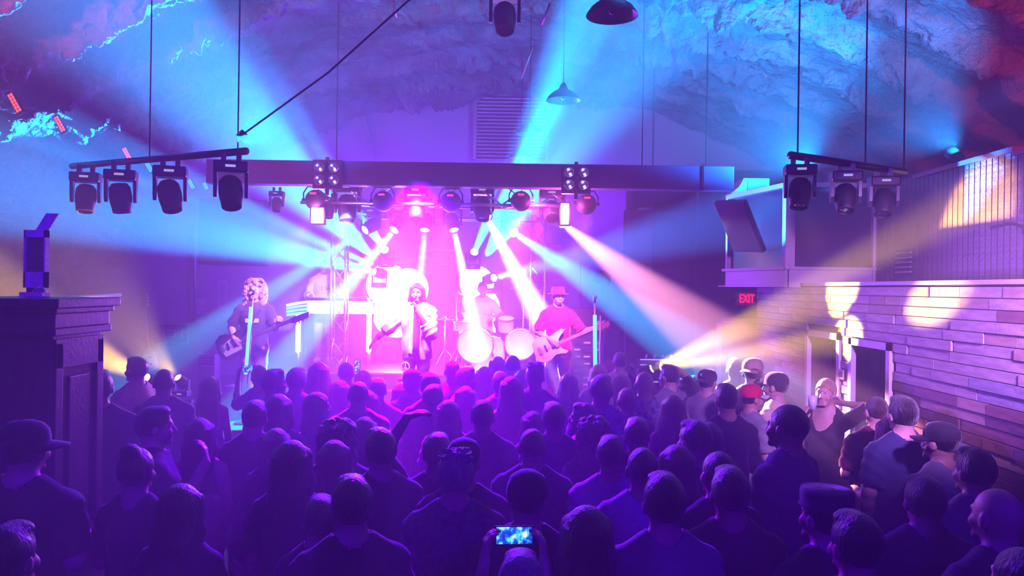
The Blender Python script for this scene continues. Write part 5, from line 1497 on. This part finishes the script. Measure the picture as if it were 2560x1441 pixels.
# guitarist ------------------------------------------------------------
A_ = {1: arm((.177, -.005, 1.392), (.29, -.02, 1.16), (.16, .20, 1.06), (-.5, .3, -.35), (-.2, -1, 0), .5),
      0: arm((-.177, -.005, 1.392), (-.33, .10, 1.16), (-.46, .26, 1.24), (-.6, .35, .3), (.3, -1, 0), .5)}
variant('m_guitar', 'm', ('down', 'down'), sleeve=.45, arm_over=A_, h=PH)
gp_ = at(1395, 800, 10.3)
guitarist = make_person('guitarist in a red hat, glasses and red shirt playing a white guitar', (gp_.x, 10.3, STAGE_Z), PI+.25, .985, 'm_guitar', 'crop', 'dark', 'red', 'tee', 0, 'maroon', cap=('flat', 'red'), eyes=True)
face_bits(guitarist, HAIRM['dark'])
gl = MB()
for s_ in (-1, 1): gl.tube([(s_*.031+.021*math.cos(i*PI/8), .104, 1.648+.016*math.sin(i*PI/8)) for i in range(17)], .003, 6); gl.tube([(s_*.052, .102, 1.652), (s_*.082, .0, 1.65)], .003, 6)
gl.tube([(-.01, .106, 1.65), (.01, .106, 1.65)], .003, 6); gl.build('glasses', M_BLACK, guitarist)
bd = MB().sphere((0, .062, 1.562), .034, 14, 10, (1.35, 1.0, .9)).build('beard', HAIRM['brown'], guitarist, smooth=True)
bpy.context.view_layer.update()
gc_ = wpt(guitarist, (.14, .18, .98)); gh_ = wpt(guitarist, (-.47, .28, 1.24))
guitar('electric_guitar', 'white electric guitar slung on the guitarist', gc_, gh_-gc_, Vector((0, -1, .15)), M_WHITE, 1.0, 1.0)

# drummer (seated) ---------------------------------------------------------
A_ = {1: arm((.177, -.005, 1.392), (.36, .10, 1.28), (.34, .34, 1.42), (.1, .7, .5), (-.5, 0, -1), 1.0),
      0: arm((-.177, -.005, 1.392), (-.32, .10, 1.18), (-.22, .36, 1.20), (.2, .8, .2), (.5, 0, -1), 1.0)}
variant('m_drum', 'm', ('down', 'down'), sleeve=.42, arm_over=A_, h=PH, seated=True)
TROUSER['sit'] = trouser_mesh('trousers_sit', 'm', bottom=.50, seated=True)
drummer = make_person('drummer in a pale tee seated behind the drums with sticks raised', (th_p.x, th_p.y+.02, RISER_Z-.355), PI, 1.0, 'm_drum', 'short', 'brown', 'white', 'tee', 0, eyes=True, legmesh=False)
share('trousers', TROUSER['sit'], CLM['jeans'], drummer); face_bits(drummer, HAIRM['brown'])
for s_, (w_, h2_) in ((1, ((.33, .40, 1.46), (.12, .70, 1.66))), (-1, ((-.20, .42, 1.22), (.04, .72, 1.26)))):
    local_thing(drummer, 'drumstick', 'wooden drumstick in the %s hand of the drummer' % ('raised' if s_ == 1 else 'lowered'), 'drumstick', lambda t, a=w_, b=h2_: MB().tube([a, b], [.009, .006], 8).build('stick', M_WHITE, t, smooth=True))

# ================================================================== the crowd
HW = {'short': .172, 'crop': .160, 'thin': .158, None: .153, 'spiky': .172, 'bun': .172, 'pony': .172, 'long': .205, 'longer': .225, 'bob': .200, 'wavy': .225, 'curly': .235, 'cap': .182}
# x of the head, y of its crown, head width (pixels); body, hair, hair colour, top colour, cut, skin, yaw, cap, cap direction, label
P = [
 (248, 925, 62, 'm_down', 'short', 'dark', 'navy', 'tee', 1, 0.3, None, 0, 'person in a dark top half hidden behind the wooden pillar'),
 (340, 893, 44, 'm_fold', 'short', 'brown', 'cream', 'tee', 0, .9, None, 0, 'person in a light shirt turned sideways below the upright bass guitar'),
 (410, 922, 46, 'm_down', 'crop', 'brown', 'grey', 'tee', 0, .1, None, 0, 'person in a grey shirt with an amber lamp glowing on either side of the head'),
 (525, 942, 50, 'f_down', 'longer', 'brown', 'white', 'tank', 0, -.1, None, 0, 'person in a white top in front of the patch box left of the bass player'),
 (648, 914, 40, 'f_phone', 'short', 'brown', 'pale_blue', 'tee', 0, .35, None, 0, "person holding up a lit phone at the foot of the bass player's mic stand"),
 (688, 923, 46, 'm_cup', 'short', 'dark', 'lilac', 'tee', 1, -1.1, None, 0, 'person in profile facing right, just right of the raised lit phone'),
 (742, 920, 46, 'm_down', 'short', 'dark', 'lilac', 'tee', 0, -.15, None, 0, 'person in a light tee below the left leg of the glowing keyboard table'),
 (797, 907, 50, 'f_fold', 'long', 'blond', 'rose', 'tee', 0, .1, None, 0, 'person right under the shoes of the keyboard player, tallest of that group'),
 (784, 940, 46, 'f_down', 'long', 'blond', 'maroon', 'tee', 0, -.1, None, 0, 'person with wavy-edged pink rim light, second below the keyboard player'),
 (866, 905, 38, 'm_cup', 'crop', 'dark', 'maroon', 'tee', 1, -.15, None, 0, 'person beside the small upright phone below the keyboard table'),
 (907, 928, 38, 'f_fold', 'long', 'blond', 'rose', 'tee', 0, 2.9, None, 0, 'person facing the camera below the right leg of the keyboard table'),
 (850, 952, 48, 'f_down', 'bob', 'brown', 'white', 'tee', 0, .2, None, 0, 'person in a white tee two rows below the keyboard table'),
 (897, 953, 40, 'm_fold', 'crop', 'brown', 'rose', 'tee', 0, 0, None, 0, 'person directly right of the white tee below the keyboard table'),
 (945, 946, 41, 'm_down', 'short', 'dark', 'maroon', 'tee', 1, .1, None, 0, 'person in a dark tee left of and below the singer'),
 (1003, 960, 52, 'f_fold', 'wavy', 'brown', 'rose', 'tee', 0, -.2, None, 0, "person in a light top directly under the singer's peace emblem"),
 (1030, 922, 48, 'm_fold', 'crop', 'dark', 'black', 'tee', 1, .5, ('cap', 'black'), .4, 'person in a black cap with a small pale patch below the singer'),
 (1131, 900, 35, 'm_down', 'thin', 'dark', 'white', 'long', 0, 0, None, 0, 'person in a white collared shirt left of and below the bass drum'),
 (1075, 932, 46, 'm_cup', 'short', 'dark', 'maroon', 'tee', 1, .4, None, 0, 'person in a dark top left of the white collared shirt by the bass drum'),
 (1168, 919, 42, 'm_cup', 'short', 'dark', 'lilac', 'tee', 0, -1.0, None, 0, 'person in profile facing right, just below the bass drum'),
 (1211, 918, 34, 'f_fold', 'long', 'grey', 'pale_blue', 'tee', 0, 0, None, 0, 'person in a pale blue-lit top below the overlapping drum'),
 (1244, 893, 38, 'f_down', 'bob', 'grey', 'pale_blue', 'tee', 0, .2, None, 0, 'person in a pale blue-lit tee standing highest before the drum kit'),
 (1282, 888, 32, 'm_down', 'crop', 'dark', 'rose', 'tee', 0, -.1, None, 0, 'person just left of the floor drum, farthest back there'),
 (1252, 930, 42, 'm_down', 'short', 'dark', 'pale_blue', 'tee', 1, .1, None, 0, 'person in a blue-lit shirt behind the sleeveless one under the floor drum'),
 (1279, 942, 62, 'f_down', 'longer', 'brown', 'black', 'tank', 0, -.1, None, 0, 'person in a dark sleeveless top centred under the floor drum'),
 (1308, 924, 36, 'f_fold', 'bob', 'brown', 'rose', 'tee', 0, .1, None, 0, 'person half hidden between the floor drum and the guitarist'),
 (1338, 908, 46, 'm_fold', 'spiky', 'brown', 'grey', 'tee', 0, 0, None, 0, 'tall person in a grey tee below the white electric guitar'),
 (1084, 962, 45, 'm_down', 'short', 'dark', 'navy', 'tee', 2, -.3, None, 0, 'person in a dark tee two rows below the singer'),
 (1120, 1002, 44, 'f_down', 'long', 'brown', 'lilac', 'tee', 0, .1, None, 0, 'short person in a light top two rows below the white collared shirt'),
 (1162, 968, 46, 'f_fold', 'long', 'brown', 'lilac', 'tee', 0, 2.8, None, 0, 'person facing the camera two rows below the bass drum'),
 (1207, 1002, 56, 'm_down', 'short', 'dark', 'charcoal', 'tee', 1, 0, None, 0, 'broad person in a dark tee at the very middle of the crowd'),
 (1384, 1006, 54, 'm_fold', 'short', 'dark', 'navy', 'tee', 1, .2, None, 0, 'person in a dark tee left of the spotted shirt, two rows nearer'),
 (1332, 1030, 56, 'f_down', 'wavy', 'brown', 'black', 'tee', 0, .1, None, 0, 'person in a dark tee leaning toward the dark tee left of the spotted shirt'),
 (1332, 1070, 58, 'm_down', 'crop', 'brown', 'charcoal', 'long', 0, 0, None, 0, 'person in a dark long-sleeved shirt just behind the black knit hat'),
 (1095, 1084, 54, 'm_up', 'short', 'dark', 'maroon', 'tee', 0, .1, None, 0, 'person pointing one raised bent arm to the left'),
 (1160, 1092, 62, 'm_fold', 'crop', 'dark', 'black', 'tee', 1, .1, ('cap', 'black'), .0, 'person in a black cap just behind the dark patterned shirt'),
 (1140, 1122, 88, 'm_fold', 'spiky', 'grey', 'floral', 'tee', 0, .1, None, 0, 'near person in a dark patterned shirt left of the glowing phone'),
 (638, 1002, 58, 'm_down', 'short', 'dark', 'black', 'long', 0, -.1, None, 0, 'broad person in a dark long-sleeved jacket at the left of the crowd'),
 (697, 987, 56, 'f_fold', 'bob', 'brown', 'navy', 'tee', 0, -.2, None, 0, 'person in a dark top beside the broad dark jacket, one row farther'),
 (797, 983, 56, 'f_down', 'longer', 'dark', 'navy', 'tee', 0, -1.2, None, 0, 'person in a dark top in right profile below the white tee'),
 (920, 978, 50, 'f_down', 'long', 'dark', 'navy', 'tee', 0, 0, None, 0, "person in a dark tee three rows below the singer's extended hand"),
 (845, 1050, 56, 'm_cup', 'curly', 'dark', 'charcoal', 'tee', 1, 0, None, 0, 'person in a dark tee one row behind the near sleeveless top'),
 (911, 1045, 58, 'f_fold', 'wavy', 'dark', 'charcoal', 'tee', 0, .2, None, 0, 'person in a dark top left of the raised bent arm, one row farther'),
 (690, 1073, 64, 'f_down', 'long', 'dark', 'black', 'tee', 0, .3, None, 0, 'person in a dark tee right below the broad dark jacket'),
 (730, 1104, 96, 'f_fold', 'long', 'brown', 'black', 'tee', 0, 0, None, 0, 'large near person in a dark top at left of centre'),
 (838, 1103, 80, 'f_down', 'long', 'brown', 'navy', 'tank', 0, -.4, None, 0, 'near person in a dark sleeveless top beside the large dark top'),
 (950, 1072, 72, 'm_down', 'short', 'dark', 'black', 'tee', 0, .5, None, 0, 'near person in a dark tee looking toward the raised bent arm'),
 (500, 1047, 70, 'f_down', 'long', 'brown', 'black', 'tank', 0, 0, None, 0, 'person in a dark sleeveless top below the patch box'),
 (392, 1017, 62, 'm_chin', 'short', 'dark', 'black', 'tee', 0, -1.25, None, 0, 'person in a dark tee in profile holding one hand before the mouth'),
 (345, 1107, 80, 'f_fold', 'bun', 'dark', 'black', 'tee', 0, -.2, None, 0, 'person in a dark top in front of the one with a hand before the mouth'),
 (455, 1213, 104, 'f_fold', 'bob', 'dark', 'black', 'tee', 0, -.2, None, 0, 'large near person in a dark top at lower left'),
 (66, 1046, 100, 'm_fold', 'crop', 'dark', 'black', 'tee', 0, -.3, ('cap', 'black'), -1.2, 'person in a dark cap in the shadow at the left edge'),
 (25, 1310, 120, 'm_fold', 'short', 'dark', 'black', 'tee', 0, -.2, None, 0, 'nearest person in the lower left corner'),
 (880, 1191, 84, 'm_cup', 'short', 'dark', 'black', 'tee', 0, .3, None, 0, 'large near person in a dark tee at lower centre left'),
 (800, 1240, 64, 'f_fold', 'short', 'dark', 'black', 'tee', 0, .1, None, 0, 'short near person in a dark tee beside the large one at lower centre left'),
 (1303, 1381, 112, 'f_phone', 'short', 'grey', 'charcoal', 'tee', 0, 0, None, 0, 'near person raising both arms to film with the glowing phone'),
 (1318, 1172, 92, 'm_fold', 'crop', 'dark', 'black', 'tee', 0, .1, ('beanie', 'black'), 0, 'near person in a black knit hat right above the glowing phone'),
 (1527, 1090, 76, 'm_down', 'short', 'dark', 'white', 'long', 0, -.1, None, 0, 'near person in a white long-sleeved shirt right of the glowing phone'),
 (1606, 1117, 72, 'm_cup', 'crop', 'dark', 'lilac', 'long', 1, .0, None, 0, 'near person in a pale long-sleeved shirt right of the white long-sleeved one'),
 (1690, 1114, 90, 'f_fold', 'long', 'dark', 'black', 'tee', 0, .5, None, 0, 'near person in a dark top right of the pale long-sleeved shirt'),
 (1592, 1045, 56, 'm_fold', 'short', 'dark', 'charcoal', 'tee', 1, 0, None, 0, 'person in a dark tee two rows below the leaf-print shirt'),
 (1482, 1044, 80, 'f_down', 'curly', 'brown', 'charcoal', 'tee', 0, .1, None, 0, 'person in a dark top one row in front of the spotted shirt'),
 (1456, 1008, 56, 'm_fold', 'short', 'dark', 'cream', 'tee', 1, 1.3, None, 0, 'person in a light top in left profile beside the spotted shirt'),
 (1684, 990, 64, 'f_down', 'longer', 'brown', 'navy', 'tank', 0, -.2, None, 0, 'person in a dark sleeveless top below the one with a hand on the head'),
 (1505, 938, 52, 'm_down', 'short', 'dark', 'dots', 'tee', 1, -.3, None, 0, 'person in a white spotted shirt below the vacant mic stand'),
 (1421, 935, 46, 'f_down', 'longer', 'blond', 'rose', 'tee', 0, .1, None, 0, 'person in a light top left of the spotted shirt, one row farther'),
 (1497, 912, 44, 'f_down', 'long', 'blond', 'lilac', 'tee', 0, 0, None, 0, 'person in a light top at the foot of the vacant mic stand'),
 (1550, 879, 33, 'm_down', 'crop', 'dark', 'lilac', 'long', 1, .1, None, 0, 'person in a light shirt farthest back by the amp rack'),
 (1556, 937, 40, 'f_down', 'long', 'brown', 'lilac', 'tee', 0, .0, None, 0, 'person in a light tee between the spotted shirt and the leaf-print shirt'),
 (1567, 968, 42, 'm_down', 'crop', 'blond', 'tan', 'tee', 0, .2, None, 0, 'person in a tan tee in front of the leaf-print shirt'),
 (1611, 930, 43, 'm_down', None, 'dark', 'tropical', 'tee', 0, .1, None, 0, 'person in a pale leaf-print shirt before the side table'),
 (1672, 912, 43, 'm_head', 'short', 'dark', 'grey', 'tee', 0, .9, None, 0, 'person in a grey tee with one hand on the head by the amber lamp'),
 (1770, 921, 45, 'm_down', 'crop', 'dark', 'grey', 'tee', 0, -.5, ('cap', 'charcoal'), 2.9, 'person in a dark cap with a star and a grey tee below the amber beam'),
 (1733, 940, 38, 'f_down', 'bob', 'brown', 'lilac', 'tee', 0, .1, None, 0, 'person just left of the dark cap with a star'),
 (1838, 895, 42, 'm_down', 'short', 'dark', 'grey', 'tee', 0, .1, None, 0, 'person left of the tall backwards cap by the plank wall'),
 (1882, 893, 50, 'm_fold', 'crop', 'dark', 'charcoal', 'tee', 1, -.2, ('cap', 'tan'), 2.8, 'tall person in a light cap worn backwards by the plank wall'),
 (1882, 958, 48, 'm_fold', 'crop', 'dark', 'grey', 'tee', 1, -1.2, ('cap', 'red'), -.1, 'person in a red cap with a white brim turned right'),
 (1937, 928, 48, 'm_cup', 'crop', 'dark', 'cream', 'tee', 0, 1.1, ('cap', 'charcoal'), 0, 'person in a dark cap and light tee looking down by the plank wall'),
 (2064, 947, 46, 'f_drink', 'pony', 'blond', 'black', 'tank', 0, 2.55, None, 0, 'person in a dark dress facing the room, one hand at the mouth'),
 (1816, 960, 56, 'm_fold', 'short', 'dark', 'black', 'long', 1, .2, None, 0, 'broad person in a dark long-sleeved top left of the red cap'),
 (1966, 1010, 74, 'm_fold', 'crop', 'dark', 'navy', 'long', 2, .9, None, 0, 'person in a dark jacket in left profile below the red cap'),
 (1735, 1052, 58, 'm_fold', 'short', 'dark', 'black', 'tee', 0, .6, None, 0, 'person in a dark tee below the grey tee and star cap'),
 (1772, 1058, 68, 'f_fold', 'bob', 'dark', 'charcoal', 'tee', 0, .1, None, 0, 'person in a dark top two rows below the broad dark long-sleeved top'),
 (1794, 1127, 68, 'm_cup', 'crop', 'dark', 'black', 'tee', 1, .4, None, 0, 'person in a dark tee right behind the large black tee at lower right of centre'),
 (1825, 1168, 92, 'm_down', 'short', 'dark', 'black', 'tee', 1, .1, None, 0, 'large near person in a black tee right of the plain grey tee'),
 (1660, 1184, 98, 'm_down', 'short', 'dark', 'grey', 'tee', 0, .15, None, 0, 'large near person in a plain grey tee at lower right of centre'),
 (1467, 1268, 122, 'f_fold', 'long', 'brown', 'black', 'tee', 0, 0, None, 0, 'large near person in a dark top right of the arms raising the phone'),
 (2224, 1043, 66, 'f_fold', 'longer', 'blond', 'black', 'tank', 0, .3, None, 0, 'person in a dark sleeveless top before the nearer doorway'),
 (2256, 990, 54, 'm_down', 'short', 'dark', 'navy', 'tee', 0, .3, None, 0, 'person in a dark tee against the plank wall beside the nearer doorway'),
 (2190, 990, 50, 'm_fold', 'crop', 'brown', 'maroon', 'tee', 0, .2, None, 0, 'person in a dark tee just left of the nearer doorway'),
 (2348, 1052, 62, 'm_cup', 'crop', 'dark', 'grey', 'tee', 1, .7, ('cap', 'black'), .4, 'person in a black cap and grey tee by the plank wall'),
 (2434, 1120, 82, 'm_cup', 'short', 'dark', 'grey', 'tee', 1, .5, None, 0, 'near person in a grey tee at the right, close to the planks'),
 (2310, 1190, 86, 'm_down', 'short', 'dark', 'olive', 'tee', 0, .1, None, 0, 'large near person in a dark tee at lower right, between flat hat and right edge'),
 (2490, 1223, 92, 'm_fold', None, 'dark', 'charcoal', 'tee', 0, .5, None, 0, 'near bald person in a dark tee at the right edge'),
 (2060, 1218, 96, 'm_fold', 'short', 'dark', 'charcoal', 'tee', 0, .5, ('pill', 'charcoal'), 0, 'near person in a flat dark hat at lower right'),
 (2136, 1281, 112, 'm_cup', 'short', 'dark', 'black', 'tee', 0, .3, None, 0, 'nearest person at lower right, just right of the flat hat'),
 (2550, 1366, 100, 'm_fold', 'crop', 'dark', 'black', 'tee', 0, .3, None, 0, 'person cut off by the lower right corner'),
]
HT = {'bun': 1.80, 'spiky': 1.775, 'curly': 1.80, 'cap': 1.790, 'beanie': 1.786, 'flat': 1.784, 'pill': 1.772}
rec = []
for i, (px, py, w_, bd_, hr_, hc, top, cut, sk_, yw, cp, cd, lab) in enumerate(P):
    hd_w = HW['cap'] if cp else HW[hr_]
    if cp and cp[0] == 'pill': hd_w = .20
    ht_ = HT.get(cp[0] if cp else hr_, 1.772 if hr_ else 1.76)
    v = -( (at(px, py, F).z - CAM_Z) )             # pixels below the horizon
    lo_, hi_ = ((.925, 1.075) if bd_[0] == 'm' else (.875, 1.02))
    d = CAM_Z*F/(ht_*w_/hd_w + v)
    s_ = w_*d/(hd_w*F)
    s_ = min(hi_, max(lo_, s_))
    d = (CAM_Z - ht_*s_)*F/v
    rec.append([px, py, d, s_, ht_, v, lo_, hi_])
# nudge people apart along their sight lines so that nobody stands inside a neighbour
x0s = [r_[0] for r_ in rec]
def pos(r_): q = at(r_[0], r_[1], r_[2]); return q.x, q.y
for it in range(160):
    mv = 0
    for a in range(len(rec)):
        for b in range(a+1, len(rec)):
            A1, B1 = rec[a], rec[b]
            if abs(A1[2]-B1[2]) > .5: continue
            (ax, ay), (bx_, by_) = pos(A1), pos(B1)
            dx, dy = ax-bx_, ay-by_
            e = (dx/.47)**2 + (dy/.38)**2
            if e < 1:
                far, near = (A1, B1) if dy > 0 else (B1, A1)
                st = .035*(1-e)
                far[2] += st; near[2] -= st; mv += 1
                sx = .5 if dx > 0 else -.5
                A1[0] += sx*(1-e)*3; B1[0] -= sx*(1-e)*3
    for i, r_ in enumerate(rec):
        lim = min(22, 5200/r_[2]/F*30)
        r_[0] = max(x0s[i]-lim, min(x0s[i]+lim, r_[0]))
        mx_ = 8.7
        if r_[0] > 1500: mx_ = min(mx_, 2.70*F/(r_[0]-1280))
        if r_[0] < 420: mx_ = min(mx_, 8.1)
        r_[2] = max(1.7, min(r_[2], mx_))
        if i == 0: r_[2] = max(r_[2], 5.3)
        s_ = (CAM_Z - r_[5]*r_[2]/F)/r_[4]
        s2 = min(r_[7]+.05, max(r_[6]-.05, s_))
        if abs(s2-s_) > 1e-4: r_[2] = (CAM_Z - r_[4]*s2)*F/r_[5]
        r_[3] = s2
    if not mv: break
rp = random.Random(3)
CROWD = []
for (px, py, w_, bd_, hr_, hc, top, cut, sk_, yw, cp, cd, lab), r_ in zip(P, rec):
    p_ = at(px, py, r_[2])
    faces = abs(yw) > 2
    o = make_person(lab, (p_.x, p_.y, 0), yw + rp.uniform(-.08, .08) + math.atan2(-p_.x, 12), r_[3], bd_, hr_, hc, top, cut, sk_, rp.choice(['jeans', 'jeans', 'black', 'charcoal']), cp, cd, rp.uniform(.99, 1.07) if bd_[0] == 'm' else 1.0, 'crowd before the stage', eyes=faces or abs(yw) > .8)
    CROWD.append(o)
bpy.context.view_layer.update()
def by(label): return next(o for o in CROWD if o['label'].startswith(label))

# ------------------------------------------------------------------ things held by the crowd
M_SCREEN = bpy.data.materials.new('phone_screen'); M_SCREEN.use_nodes = True
nt_ = M_SCREEN.node_tree; bs_ = nt_.nodes['Principled BSDF']; bs_.inputs['Base Color'].default_value = (.0, .0, .02, 1)
tc_ = nt_.nodes.new('ShaderNodeTexCoord'); nz_ = nt_.nodes.new('ShaderNodeTexNoise'); nz_.inputs['Scale'].default_value = 38; nz_.inputs['Detail'].default_value = 3
rm_ = nt_.nodes.new('ShaderNodeValToRGB'); e_ = rm_.color_ramp.elements
e_[0].position = .36; e_[0].color = (0, .01, .35, 1); e_[1].position = .66; e_[1].color = (1, .75, 1, 1)
x_ = e_.new(.48); x_.color = (.0, .12, 1, 1); x_ = e_.new(.57); x_.color = (.1, .8, 1, 1)
nt_.links.new(tc_.outputs['Object'], nz_.inputs['Vector']); nt_.links.new(nz_.outputs['Fac'], rm_.inputs['Fac']); nt_.links.new(rm_.outputs['Color'], bs_.inputs['Emission Color'])
bs_.inputs['Emission Strength'].default_value = 1.3; M_SCREEN.cycles.emission_sampling = 'NONE'
def phone(label, loc, rot, w=.148, h=.072, screen=True):
    t = thing('phone', label, 'phone'); t.location = loc; t.rotation_euler = rot
    MB().box((-w/2, -.004, -h/2), (w/2, .005, h/2), bev=.003).build('case', M_BLACK, t)
    if screen: MB().box((-w/2+.006, -.0052, -h/2+.005), (w/2-.006, -.0042, h/2-.005)).build('screen', M_SCREEN, t)
    return t
fo = by('near person raising both arms to film with the glowing phone')
ctr = wpt(fo, (0, .44, 1.69)); phone('glowing phone held sideways over the crowd at lower centre', ctr, (math.radians(-8), 0, fo.rotation_euler.z))
fo2 = by("person holding up a lit phone at the foot of the bass player's mic stand")
ctr = wpt(fo2, (0, .44, 1.69)); phone('pale lit phone held up below the bass player', ctr, (0, 0, fo2.rotation_euler.z))
fo3 = by('person beside the small upright phone below the keyboard table')
ctr = wpt(fo3, (.17, .31, 1.62)); phone('small upright phone raised below the keyboard table', (at(893, 916, fo3.location.y+.1)), (0, 0, 0), .065, .13, True)
M_CUP = mat('plastic_cup', (.75, .78, .82), .15, spec=.6)
def cup(label, root, p, r=.038, h=.11):
    t = thing('plastic_cup', label, 'cup', wpt(root, p))
    MB().lathe([(r*.75, 0), (r, h), (r*.94, h), (r*.7, .006)], 20, cap1=True).build('wall', M_CUP, t, smooth=True)
    MB().lathe([(r*.96, h*.99), (r*1.05, h*.99), (r*1.05, h*1.03), (r*.96, h*1.03)], 20, cap0=False, cap1=False).build('rim', M_CUP, t)
cup('clear cup at the mouth of the one in the dark dress', by('person in a dark dress facing the room, one hand at the mouth'), (.03, .21, 1.52))
for st_, lab in (('near person in a grey tee at the right, close to the planks', 'clear cup held by the near grey tee close to the planks'), ('nearest person at lower right, just right of the flat hat', 'clear cup held just right of the flat hat at lower right'), ('near person in a pale long-sleeved shirt right of the white long-sleeved one', 'clear cup held by the near pale long-sleeved shirt')):
    o = by(st_); a = ARMS[o.data.name[5:]][1]; q = a[2] + a[3]*.10
    cup(lab, o, (q[0]-.05, q[1]+.02, q[2]-.03))
# pale patch and star on the caps
c1 = by('person in a black cap with a small pale patch below the singer'); cc1 = [c for c in c1.children if c.name.startswith('cap')][0]
MB().box((-.02, -.115, .04), (.02, -.10, .07)).build('patch', M_WHITE, cc1)
c2 = by('person in a dark cap with a star and a grey tee below the amber beam'); cc2 = [c for c in c2.children if c.name.startswith('cap')][0]
st2 = MB(); st2.prism([(.016*(1 if i % 2 == 0 else .45)*math.cos(PI/2+i*PI/5), .111, .055+.016*(1 if i % 2 == 0 else .45)*math.sin(PI/2+i*PI/5)) for i in range(10)], (0, -.012, 0)); st2.build('star', M_WHITE, cc2)
